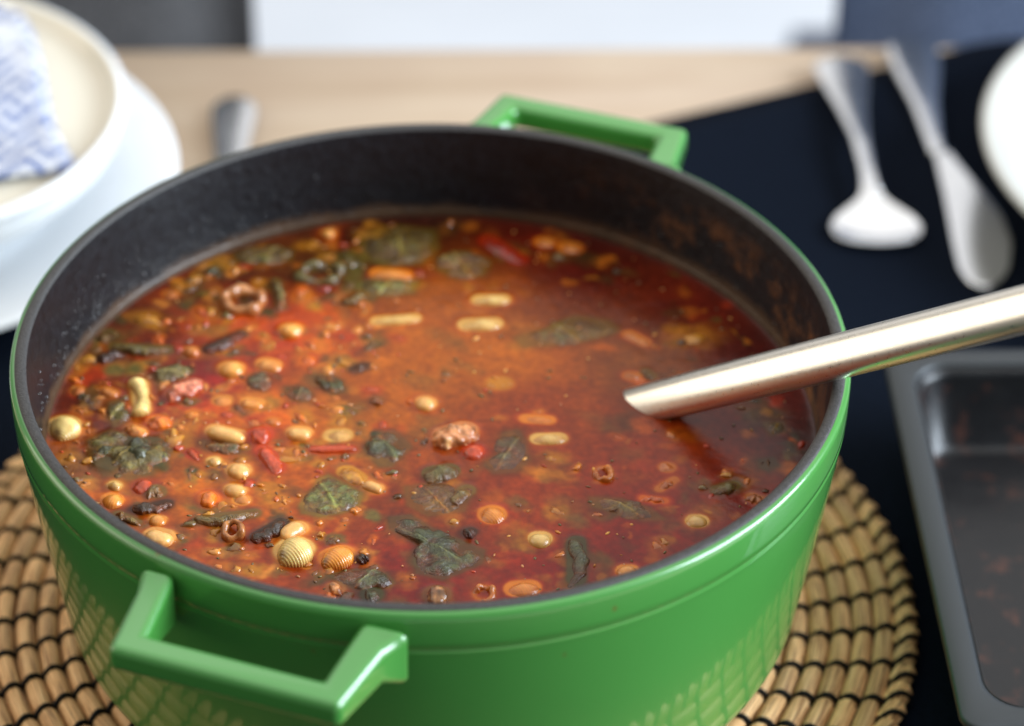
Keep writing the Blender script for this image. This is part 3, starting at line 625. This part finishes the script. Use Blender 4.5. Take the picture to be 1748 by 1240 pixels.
edge = np.hypot(X, Y); Z += .0007*np.exp(-(SR-edge)/.0010)
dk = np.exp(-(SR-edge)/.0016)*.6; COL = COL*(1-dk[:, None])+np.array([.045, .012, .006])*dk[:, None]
V = np.stack([X, Y, Z-SZ], 1)
idx = np.arange(NR*NA).reshape(NR, NA); j = np.roll(idx, -1, 1)
F = np.stack([idx[:-1], j[:-1], j[1:], idx[1:]], -1).reshape(-1, 4).tolist(); F.append(idx[0][::-1].tolist())
F = [f[::-1] for f in F]
me = bpy.data.meshes.new('soup'); me.from_pydata(V.tolist(), [], F); me.update()
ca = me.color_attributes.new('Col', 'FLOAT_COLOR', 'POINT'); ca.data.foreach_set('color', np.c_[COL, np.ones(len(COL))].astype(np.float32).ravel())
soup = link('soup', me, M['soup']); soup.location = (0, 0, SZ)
if me.polygons[0].normal.z < 0: me.flip_normals()
tag(soup, 'glossy orange-red tomato broth filling the green pot', 'soup')

# ------------------------------------------------------------------ food pieces
def setcol(me, C):
    ca = me.color_attributes.new('Col', 'FLOAT_COLOR', 'POINT'); ca.data.foreach_set('color', np.c_[C, np.ones(len(C))].astype(np.float32).ravel())
def colour(Wd, key, cover, seed, vary=.22, film=.0011):
    film *= 1.7; cover = min(.75, cover+.07)
    x, y, z = Wd[:, 0], Wd[:, 1], Wd[:, 2]; s = soup_base(x, y)*1.05; k = np.array(K[key])
    nn = vec_noise(x, y, 260, seed); n4 = vec_noise(x, y+z, 620, seed+3)
    k = k*(1+vary*nn[:, None]*np.array([.7, 1, 1.2])+vary*.6*n4[:, None])
    h = smoothstep(-.0001, film, z-SZ-.0004+.0005*nn); a = h*(1-cover)*.97; low = s*.35+k*np.array([.80, .62, .45])*.65; C = low*(1-a[:, None])+k*a[:, None]; return np.clip(C, .003, .95)
def blob(nu, nv, fn):
    V = []; F = []
    for i in range(nu+1):
        for q in range(nv): V.append(fn(math.pi*i/nu, 2*math.pi*q/nv))
    for i in range(nu):
        for q in range(nv):
            q2 = (q+1) % nv; F.append((i*nv+q, (i+1)*nv+q, (i+1)*nv+q2, i*nv+q2))
    return np.array(V), F
seed = 0
for it in IT:
    seed += 1.37; kind, name, label = it[:3]; C0 = None
    if kind == 'leaf':
        poly = it[3]; rise, key, cover = it[4:]; P = np.array([at(x, y, SZ)[:2] for x, y in poly]); c = P.mean(0)
        ang = np.arctan2(P[:, 1]-c[1], P[:, 0]-c[0]); rad_ = np.hypot(*(P-c).T); o_ = np.argsort(ang); ang, rad_ = ang[o_], rad_[o_]
        ang = np.r_[ang-2*math.pi, ang, ang+2*math.pi]; rad_ = np.r_[rad_, rad_, rad_]; NT, NQ = 96, 24; V = []; fr = rise/1000
        va = random.uniform(0, math.pi)
        for q in range(NQ+1):
            for k in range(NT):
                a = 2*math.pi*k/NT-math.pi; R = float(np.interp(a, ang, rad_))*(1+.10*fbm(3*math.cos(a), 3*math.sin(a), seed)+.05*fbm(9*math.cos(a), 9*math.sin(a), seed+5))
                s = q/NQ; x, y = c[0]+R*s*math.cos(a), c[1]+R*s*math.sin(a)
                w1 = fbm(x*95, y*95, seed, 2); w2 = abs(fbm(x*150, y*150, seed+2, 2)); vd = abs((x-c[0])*math.sin(va)-(y-c[1])*math.cos(va))
                z = fr*(.40+1.35*w1-.45*w2)+.00025*fbm(x*620, y*620, seed, 2)+.0005*math.exp(-vd/.0007)+.0005
                z = min(z, fr*1.3+.0006); z = z*(1-s**7)-.0009*s**7 if cover < .2 else z*(1-s**3)-.0009*s**3
                V.append((x, y, SZ+z))
        F = [];
        for q in range(NQ):
            for k in range(NT): k2 = (k+1) % NT; F.append((q*NT+k, (q+1)*NT+k, (q+1)*NT+k2, q*NT+k2))
        Wd = np.array(V); ctr = np.array([c[0], c[1], SZ]); C0 = colour(Wd, key, cover, seed, .55, .0007); m = M['leaf']
        hl = vec_noise(Wd[:, 0], Wd[:, 1], 110, seed+8)[:, None]; dv_ = np.abs((Wd[:, 0]-c[0])*math.sin(va)-(Wd[:, 1]-c[1])*math.cos(va)); C0 = C0*(1+1.1*np.exp(-(dv_/.0005)**2))[:, None]; C0 = np.clip(C0*(1+.35*hl), .003, .9)
    else:
        x0, y0, x1, y1, wmm, rise, key, cover = it[3:]
        zc = SZ+rise*.0004; p0, p1 = at(x0, y0, zc), at(x1, y1, zc); L = float(np.linalg.norm((p1-p0)[:2])); c = (p0+p1)/2; d = (p1-p0)/max(L, 1e-6); n_ = np.array([-d[1], d[0], 0]); W = wmm/1000; fr = rise/1000
        a_, b_ = L/2, W/2; hh = max(min(b_, a_)*.95, fr*.6); cz = SZ+fr-hh; m = M['food']
        if kind == 'bean':
            bend = random.uniform(-.12, .12)*L; elong = L/max(W, 1e-4)
            def fn(t, p):
                u = -math.cos(t); r = math.sin(t)**.85*(1-.10*math.exp(-(u*2.2)**2)*(1 if elong > 1.25 else 0)); x, y, z = a_*u, b_*r*math.cos(p)+bend*(1-u*u)*.6, hh*r*math.sin(p)
                k = 1+.11*fbm(x*170, y*170, z*170+seed, 3); return (x*k, y*k, z*k)
            VL, F = blob(18, 26, fn)
        elif kind == 'shell':
            ribs = max(7, int(L*1000*1.15)) if W*1000 > 8 else 9
            def fn(t, p):
                u = -math.cos(t); r = math.sin(t)**.8; rib = (.032 if rise > 4 else .014)*math.cos(ribs*math.pi*(u+.25*math.cos(p)))
                groove = .35*math.exp(-((p-math.radians(215))/.32)**2)*math.sin(t); curl = .22*(1-u)*.5
                k = r*(1+rib-groove)*(1-.25*max(-u, 0)); return (a_*u*(1+rib*.3), b_*k*math.cos(p)-curl*b_*(1-r), hh*k*math.sin(p))
            VL, F = blob(72, 40, fn)
        elif kind == 'chunk':
            rough = .34 if 'meat' in name or 'mash' in label else .16
            def fn(t, p):
                u = -math.cos(t); r = math.sin(t)**.7; x, y, z = a_*u, b_*r*math.cos(p), hh*r*math.sin(p)
                k = 1+rough*fbm(x*230+seed, y*230, z*230, 3); return (x*k, y*k, z*(k+.5*rough*fbm(x*700, y*700, seed, 2)))
            VL, F = blob(34, 44, fn)
        elif kind == 'roll':
            bend = random.choice([-1, 1])*random.uniform(.05, .13)*L; r0 = W/2; dumb = name == 'macaroni'; fr = fr if dumb else fr*.95; bend = .1*L if dumb else bend
            def fn(t, p):
                u = -math.cos(t); prof_ = min(1, (math.sin(t)*2.6))**.8 if dumb else math.sin(t)**.55*(1-.22*u); k = prof_*(1+(.26*(u*u)-.22*math.exp(-(u*3)**2) if dumb else .20*fbm(u*.9+seed, seed, 0, 1)))
                wig = bend*(1-u*u-.6)+(0 if dumb else .0011*fbm(u*3, seed+2, 0, 2)); cr = 0 if dumb else .14*fbm(u*.9+seed, math.cos(p)*1.2, math.sin(p)*1.2+seed, 1)
                return (a_*u, wig+r0*k*(1+cr)*math.cos(p), r0*(1 if dumb else .92)*k*(1+cr)*math.sin(p)+(0 if dumb else .0013*fbm(u*1.3, seed+7, 0, 1)-.0006*u*u))
            VL, F = blob(44, 22, fn); hh = r0
            cz = SZ+fr-hh
        else:
            # ring: closed band with its own tilt; inner pool of broth stays visible
            V = []; nq, nv = 48, 14; th = W*.12
            for q in range(nq):
                g = 2*math.pi*q/nq; k = 1+.22*fbm(1.1*math.cos(g), 1.3*math.sin(g), seed, 2)
                for v in range(nv):
                    s = 2*math.pi*v/nv; rc = th*max(.45, 1+.8*fbm(1.1*math.cos(g), 1.1*math.sin(g), seed+1, 1))
                    V.append(((a_-th)*math.cos(g)*k+rc*math.cos(s)*math.cos(g), (b_-th)*math.sin(g)*k+rc*math.cos(s)*math.sin(g), rc*1.5*math.sin(s)+.0026*fbm(.9*math.cos(g), .9*math.sin(g), seed+4, 1)-.0004))
            F = [(q*nv+v, ((q+1) % nq)*nv+v, ((q+1) % nq)*nv+(v+1) % nv, q*nv+(v+1) % nv) for q in range(nq) for v in range(nv)]
            VL = np.array(V); cz = SZ+fr-th*1.05
        Wd = np.stack([c[0]+VL[:, 0]*d[0]+VL[:, 1]*n_[0], c[1]+VL[:, 0]*d[1]+VL[:, 1]*n_[1], cz+VL[:, 2]], 1); ctr = np.array([c[0], c[1], SZ])
        if key in ('dark', 'kale', 'blue', 'olive', 'stem'): m = M['leaf']
        C0 = colour(Wd, key, cover, seed, .42 if kind in ('chunk', 'roll', 'ring') else .10, .0012)
        if kind == 'shell':  # slightly lighter along the ribs, darker in the grooves between them
            u = VL[:, 0]/a_; C0 *= (1+.06*np.cos(ribs*math.pi*(u+.25*VL[:, 1]/b_)))[:, None]
            if rise > 4: hol = np.exp(-(((u+.78)/.20)**2+((VL[:, 1]/b_+.1)/.35)**2)); C0 = C0*(1-.85*hol[:, None])+np.array([.10, .03, .005])*.85*hol[:, None]  # dark shade of the shell's opening painted into the colour, no real hollow
        if 'meat' in name:
            sp = vec_noise(Wd[:, 0], Wd[:, 1], 420, seed)[:, None]; C0 = np.clip(C0*(1+.8*sp)+np.clip(sp-.25, 0, 1)*np.array([.5, .3, .15]), .01, .9)
    # keep inside the pot wall
    rw = np.hypot(Wd[:, 0], Wd[:, 1]); kf = np.where(rw > SR-.0006, (SR-.0006)/rw, 1); Wd[:, 0] *= kf; Wd[:, 1] *= kf
    me = bpy.data.meshes.new(name); me.from_pydata((Wd-ctr).tolist(), [], F); me.update(); setcol(me, C0)
    o = link(name, me, m); o.location = ctr
    grp = G1 if kind == 'bean' else G2 if (kind == 'shell' or name == 'macaroni') else G3 if name in ('kale_leaf', 'kale_stalk') else G4
    tag(o, label, {'white_bean': 'bean', 'chickpea': 'chickpea', 'pasta_shell': 'pasta shell', 'macaroni': 'macaroni', 'kale_leaf': 'kale leaf', 'kale_stalk': 'kale stalk', 'tomato_piece': 'tomato', 'carrot_cube': 'carrot',
                   'pepper_piece': 'pepper', 'pepper_shred': 'pepper', 'meat_chunk': 'meat', 'onion_curl': 'onion', 'onion_piece': 'onion'}[name], grp)

# shreds of vegetables and cooked down leaf drifting at the surface: countless, one object
VV, FF, CCc = [], [], []
for i, (bx, by, sa, sb, an, kk, st) in enumerate(BL):
    if i % 9 == 0 or st < .33 or i > 1150 or random.random() < .25: continue
    if any((fd(f, np.array([bx]), np.array([by]))[0]) < .0008 for f in foot): continue
    if bx > .0 and random.random() < .45: continue
    hx = random.uniform(.0002, .0011); nu_, nv_ = 9, 12; a1, b1 = sa*.62, sb*.62; base = len(VV); key_ = kk*np.array([1.5, 1.9, 2.4]) if kk[0] > kk[1]*1.6 else kk*1.35
    for u in range(nu_+1):
        for v in range(nv_):
            t_, p_ = math.pi*u/nu_, 2*math.pi*v/nv_; X_, Y_, Z_ = -math.cos(t_), math.sin(t_)*math.cos(p_), math.sin(t_)*math.sin(p_)
            k_ = 1+.55*noise.fractal(Vector((X_*1.2+i, Y_*1.2, Z_*1.2)), 1, 2, 3); lx, ly = X_*a1*k_, Y_*b1*k_
            VV.append((bx+lx*math.cos(an)-ly*math.sin(an), by+lx*math.sin(an)+ly*math.cos(an), SZ+hx*.9-min(a1, b1)+min(a1, b1)*Z_*k_))
    for u in range(nu_):
        for v in range(nv_): FF.append((base+u*nv_+v, base+(u+1)*nv_+v, base+(u+1)*nv_+(v+1) % nv_, base+u*nv_+(v+1) % nv_))
    W_ = np.array(VV[base:]); s_ = soup_base(W_[:, 0], W_[:, 1]); a_1 = smoothstep(.0, .0010, W_[:, 2]-SZ)[:, None]*random.uniform(.5, .95)
    CCc.append(np.clip((s_*.5+key_*np.array([.8, .62, .45])*.5)*(1-a_1)+key_*a_1, .003, .9))
me = bpy.data.meshes.new('vegetable_shreds'); me.from_pydata(VV, [], FF); me.update(); setcol(me, np.concatenate(CCc)); o = link('vegetable_shreds', me, M['food'])
tag(o, 'small cooked shreds of vegetables drifting between the beans and leaves', 'vegetable shreds', kind='stuff')
# herb flecks and crumbs: countless, one object
bm = bmesh.new(); cl = bm.verts.layers.float_color.new('Col')
for i in range(620):
    a = random.uniform(0, 2*math.pi); r = SR*math.sqrt(random.uniform(0, .94)); x, y = r*math.cos(a), r*math.sin(a); s = random.uniform(.00018, .00062)*(1.5 if random.random() < .12 else 1)
    if random.random() < .3 and x > -.02: continue
    mtx = Matrix.Translation((x, y, SZ+.00005)) @ Matrix.Rotation(random.uniform(0, 3.14), 4, 'Z') @ Matrix.Diagonal((random.uniform(1, 2.4), 1, .7, 1))
    g = bmesh.ops.create_icosphere(bm, subdivisions=1, radius=s, matrix=mtx); k = random.choice(['olive', 'stem', 'meat', 'stem', 'dim', 'chick', 'tomato', 'brown']); f = random.uniform(.6, 1.1)
    for v in g['verts']: v[cl] = (K[k][0]*f, K[k][1]*f, K[k][2]*f, 1)
o = bm_obj('herb_flecks', bm, M['food']); tag(o, 'tiny herb flecks and vegetable crumbs scattered over the broth', 'herbs', kind='stuff')

# ------------------------------------------------------------------ ladle
ladle = empty('soup_ladle', tuple(at(1120, 690, SZ))); tag(ladle, 'stainless steel ladle with a thick tubular handle leaning on the right rim', 'ladle'); lo = np.array(at(1120, 690, SZ))
A = at(1108, 689, SZ); B = at(1453, 603, .1485); dv = B-A; dv /= np.linalg.norm(dv)
path = []; rads = []
tot = 1.25*.31
for i in range(60):
    s = -.034+.40*i/59; P = A+dv*s; rd = np.interp(s, [-.034, 0, .02, .075, .2, .37], [.0067, .0071, .0074, .0077, .0080, .0081]); P = P+np.array([0, 0, 1.])*max(0, s-.09)**2*.05; path.append(P-lo); rads.append(rd)
def strap(path, rads, n=48):
    V = []; F = []; P_ = [Vector(p) for p in path]; ref = Vector((-.05, -.62, .78))
    for i, p in enumerate(P_):
        t = (P_[min(i+1, len(P_)-1)]-P_[max(i-1, 0)]).normalized(); a = t.cross(ref).normalized(); u = a.cross(t).normalized()
        for k in range(n):
            g = 2*math.pi*k/n; c_, s_ = math.cos(g), math.sin(g)
            w_ = math.copysign(abs(c_)**.9, c_); h_ = math.copysign(abs(s_)**.9, s_)
            V.append(p+a*rads[i]*1.0*w_+u*rads[i]*.66*h_)
    for i in range(len(P_)-1):
        for k in range(n): k2 = (k+1) % n; F.append((i*n+k, i*n+k2, (i+1)*n+k2, (i+1)*n+k))
    F += [tuple(range(n-1, -1, -1)), tuple((len(P_)-1)*n+k for k in range(n))]
    return V, F
V, F = strap(path, rads); mesh('handle', V, F, M['steel'], ladle)
bc = A+dv*(-.050)-lo; bc[2] = .050-SZ
bp = smooth_prof([(.0005, -.018), (.018, -.016), (.031, -.004), (.034, .012), (.0335, .0125), (.030, -.003), (.017, -.0145), (.0005, -.0165)], 1)
V, F = revolve(bp, 60); V = [(x+bc[0], y+bc[1], z+bc[2]) for x, y, z in V]; mesh('bowl', V, F, M['steel'], ladle)
V, F = tube([A+dv*(-.034)-lo, A+dv*(-.045)-lo+np.array([0, 0, -.004]), bc+np.array([.030, .004, .012])], [.0050, .0032, .0028], 12); mesh('neck', V, F, M['steel'], ladle)

# ------------------------------------------------------------------ crockery
def dish(name, label, cat, x, y, z, prof, m, split=None, m2=None, grp=None):
    t = empty(name, (x, y, z)); tag(t, label, cat, grp)
    if split:
        V, F = revolve(prof[:split+1], 128); mesh('inner_glaze', V, F, m2, t); V, F = revolve(prof[split:], 128); mesh('outer_glaze', V, F, m, t)
    else:
        V, F = revolve(prof, 128); mesh('dish', V, F, m, t)
    return t
dish('dinner_plate', 'large white plate under the cream bowl at the left edge', 'plate', -.2460, .2880, .0025, smooth_prof([(.0001, .005), (.080, .005), (.092, .008), (.128, .0165), (.1335, .0175), (.1360, .0165), (.1355, .0150), (.128, .0135), (.092, .004), (.078, .0), (.0001, .0)], 2), M['white'])
pr = smooth_prof([(.0001, .0255), (.088, .0255), (.0965, .0268), (.0998, .0300), (.1008, .0322), (.1030, .0330)], 2); s0 = len(pr)-1
pr += [(.1052, .0325), (.1062, .031), (.1060, .029)]+smooth_prof([(.1060, .029), (.103, .018), (.094, .008), (.080, .003), (.070, 0), (.0001, 0)], 2)
dish('side_bowl', 'shallow bowl with cream inside holding the blue printed napkin', 'bowl', -.2360, .2870, .0140+.009, pr, M['white'], s0, M['cream'])
dish('dinner_plate', 'white plate cut off by the right edge beside the butter knife', 'plate', .3790, .2780, .0028, smooth_prof([(.0001, .008), (.090, .008), (.104, .013), (.122, .027), (.1335, .0345), (.1380, .0350), (.1400, .0335), (.137, .030), (.124, .021), (.104, .006), (.088, 0), (.0001, 0)], 2), M['ivory'])
# napkin
def napkin():
    R = [at(*p, .050) for p in [(8, 14), (34, 28), (56, 62), (70, 110), (80, 170), (92, 220), (112, 262), (134, 296)]]; Bt = [at(*p, .049) for p in [(134, 296), (112, 316), (70, 338), (30, 356), (-60, 372)]]
    V = []; F = []; nu, nv = 40, 60; cx = -.236; cy = .287
    R = np.array(R)
    for j in range(nv+1):
        s = j/nv; k = s*(len(R)-1); i0 = min(int(k), len(R)-2); e = R[i0]*(1-(k-i0))+R[i0+1]*(k-i0)
        for i in range(nu+1):
            u = i/nu; x = e[0]-u*.135; y = e[1]-.03*u*s; rr_ = math.hypot(x-cx, y-cy)
            if rr_ > .0985: q = .0985/rr_; x, y = cx+(x-cx)*q, cy+(y-cy)*q
            z = .0515+.0022*fbm(x*28, y*28, 3)+.002*math.exp(-((u-.25-.2*s)/.06)**2)+.002*math.exp(-((u-.6+.3*s)/.08)**2)-.001*(u < .02)
            V.append((x, y, max(z, .0495)))
    for j in range(nv):
        for i in range(nu): a = j*(nu+1)+i; F.append((a, a+1, a+nu+2, a+nu+1))
    o = mesh('napkin', [(v[0]-cx, v[1]-cy, v[2]-.0487) for v in V], F, M['napkin']); o.location = (cx, cy, .0487); sm = o.modifiers.new('s', 'SOLIDIFY'); sm.thickness = .0012; sm.offset = 1
    tag(o, 'white paper napkin printed with blue leaves, folded in the bowl', 'napkin')
napkin()

# ------------------------------------------------------------------ cutlery
def loft(st, nseg=12, flat=False):
    """stations: (s along y, centre x, half width, z, half thickness, sag)"""
    V = []; F = []; n = 2*nseg
    for (s, cx, hw, z, ht, sag) in st:
        for k in range(n):
            a = 2*math.pi*k/n; u = math.cos(a); sn = math.sin(a); V.append((cx+hw*u, s, z+ht*(math.copysign(abs(sn)**.15, sn) if flat else math.copysign(abs(sn)**.7, sn))-sag*(1-u*u)))
    for i in range(len(st)-1):
        for k in range(n): k2 = (k+1) % n; F.append((i*n+k, i*n+k2, (i+1)*n+k2, (i+1)*n+k))
    F += [tuple(range(n-1, -1, -1)), tuple((len(st)-1)*n+k for k in range(n))]
    return V, F
def interp_st(keys, n=50):
    keys = np.array(keys); s = keys[:, 0]; out = []
    for q in np.linspace(s[0], s[-1], n): out.append(tuple([q]+[float(np.interp(q, s, keys[:, c])) for c in range(1, 6)]))
    a = np.array(out)
    for _ in range(2): a[1:-1, 1:] = (a[:-2, 1:]+2*a[1:-1, 1:]+a[2:, 1:])/4
    return [tuple(r) for r in a]
def cutlery(name, label, cat, loc, rz, parts, grp=None):
    t = empty(name, loc); t.rotation_euler = (0, 0, rz); tag(t, label, cat, grp)
    for pn, keys in parts: V, F = loft(interp_st(keys), flat=pn == 'blade'); mesh(pn, V, F, M['cutlery'], t)
    return t
# spoon: bowl towards the viewer; s=0 at bowl tip, handle runs to +y
bowl = [(0, 0, .0015, .0055, .0006, 0), (.002, 0, .0085, .0052, .0007, .001), (.006, 0, .0145, .005, .0008, .003), (.014, 0, .0190, .0048, .0008, .0046), (.024, 0, .0200, .005, .0008, .0050), (.034, 0, .0170, .0055, .0008, .0042), (.042, 0, .0115, .0065, .001, .002), (.048, 0, .0068, .0078, .0013, .0006), (.054, 0, .0045, .009, .0015, 0)]
hand_ = [(.0535, 0, .0046, .009, .0015, 0), (.065, 0, .0034, .0105, .0017, 0), (.085, 0, .0040, .0105, .0016, 0), (.115, 0, .0062, .0078, .0014, 0), (.145, 0, .0090, .0052, .0012, 0), (.158, 0, .0100, .0050, .0012, 0), (.163, 0, .0088, .0052, .0011, 0), (.1655, 0, .003, .0053, .0008, 0)]
bowl = [((k[0]-.054)*.66+.042,)+k[1:] for k in bowl]
bowl = [k[:5]+(k[5]*.85,) for k in bowl]
hand_ = [(.0415,)+hand_[0][1:], (.055,)+hand_[1][1:]]+hand_[2:]
hand_ = [(k[0], k[1], k[2]*(1+.35*max(0, (k[0]-.085)/.08)), k[3], k[4], 0) for k in hand_]
cutlery('soup_spoon', 'shiny round bowled soup spoon left of the butter knife, on the dark runner', 'spoon', (.1930, .2400, .0022), 0.0, [('bowl', bowl), ('handle', hand_)], 'cutlery on the table')
kb = [(k[0], k[1]+.0015, k[2]*1.12)+k[3:] for k in [(0, .006, .0012, .0012, .0007, 0), (.004, .0065, .0060, .0012, .0007, 0), (.014, .0078, .0098, .0012, .0008, 0), (.035, .0100, .0118, .0012, .0009, 0), (.055, .0095, .0108, .0014, .001, 0), (.075, .0065, .0078, .0018, .0012, 0), (.092, .003, .0050, .0025, .0018, 0), (.104, .001, .0032, .003, .0022, 0)]]
kh = [(.103, .001, .0038, .003, .0022, 0), (.115, .0, .0042, .0035, .0026, 0), (.145, 0, .0066, .004, .003, 0), (.175, 0, .0112, .004, .0032, 0), (.196, 0, .0128, .004, .003, 0), (.201, 0, .0105, .004, .0024, 0), (.2035, 0, .003, .004, .0012, 0)]
cutlery('butter_knife', 'wide bladed steel butter knife between soup spoon and right plate', 'knife', (.2262, .2180, .0028), -0.012, [('blade', kb), ('handle', kh)], 'cutlery on the table')
fk = [(0, 0, .0105, .004, .0012, 0), (.03, 0, .0112, .003, .0012, 0), (.045, 0, .0070, .004, .0014, 0), (.06, 0, .0036, .006, .0016, 0), (.10, 0, .0050, .006, .0015, 0), (.135, 0, .0082, .0045, .0014, 0), (.166, 0, .0108, .004, .0014, 0), (.173, 0, .0098, .004, .0012, 0), (.176, 0, .0050, .004, .0009, 0)]
cutlery('table_fork', 'steel fork handle end showing between the pot rim and left plates', 'fork', (-.0880, .2000, .0004), 0.01, [('handle', fk)]+[('tine', [(-.040, x, .0012, .005, .0008, 0), (-.03, x, .0014, .003, .0008, 0), (.002, x, .0018, .004, .0009, 0)]) for x in (-.0085, -.0028, .0028, .0085)], 'cutlery on the table')

# ------------------------------------------------------------------ baking tin
def rrect(x0, x1, y0, y1, r, n=10):
    P = []
    for cx, cy, a0 in ((x1-r, y1-r, 0), (x0+r, y1-r, 90), (x0+r, y0+r, 180), (x1-r, y0+r, 270)):
        for i in range(n+1): a = math.radians(a0+90*i/n); P.append((cx+r*math.cos(a), cy+r*math.sin(a)))
    return P
def tin():
    x0, x1, y0, y1 = .1755, .445, -.0920, .1235
    t = empty('baking_tin', ((x0+x1)/2, (y0+y1)/2, .0028)); tag(t, 'empty dark grey rectangular baking tin at the right edge', 'baking tin')
    rings = [(0, .0360, .007), (.0003, .0378, .007), (.0010, .0384, .0075), (.0086, .0384, .014), (.0097, .0380, .0145), (.0105, .0368, .015), (.0116, .033, .015), (.0165, .004, .013), (.0185, .0018, .016), (.0215, .0012, .015), (.07, .0012, .01)]
    V = []; F = []; L = len(rrect(0, 1, 0, 1, .1))
    for ins, z, r in rings: V += [(x-(x0+x1)/2, y-(y0+y1)/2, z) for x, y in rrect(x0+ins, x1-ins, y0+ins, y1-ins, r)]
    for i in range(len(rings)-1):
        for k in range(L): k2 = (k+1) % L; F.append((i*L+k, i*L+k2, (i+1)*L+k2, (i+1)*L+k))
    F.append(tuple((len(rings)-1)*L+k for k in range(L)))
    # rim and pan split as parts
    nrim = 5; rimF = [f for f in F if max(f) < (nrim+1)*L]; panF = [f for f in F if max(f) >= (nrim+1)*L]
    for nm, FF in (('rolled_rim', rimF), ('pan', panF)):
        o = mesh(nm, V, FF, M['tin'] if nm == 'pan' else simple('tin_rim_metal', (.045, .049, .053), .42, .4), t); me = o.data; bmm = bmesh.new(); bmm.from_mesh(me); bmesh.ops.delete(bmm, geom=[v for v in bmm.verts if not v.link_faces], context='VERTS'); bmesh.ops.recalc_face_normals(bmm, faces=bmm.faces)
        bmm.to_mesh(me); bmm.free(); s = o.modifiers.new('s', 'SOLIDIFY'); s.thickness = .0008; s.offset = -1
tin()
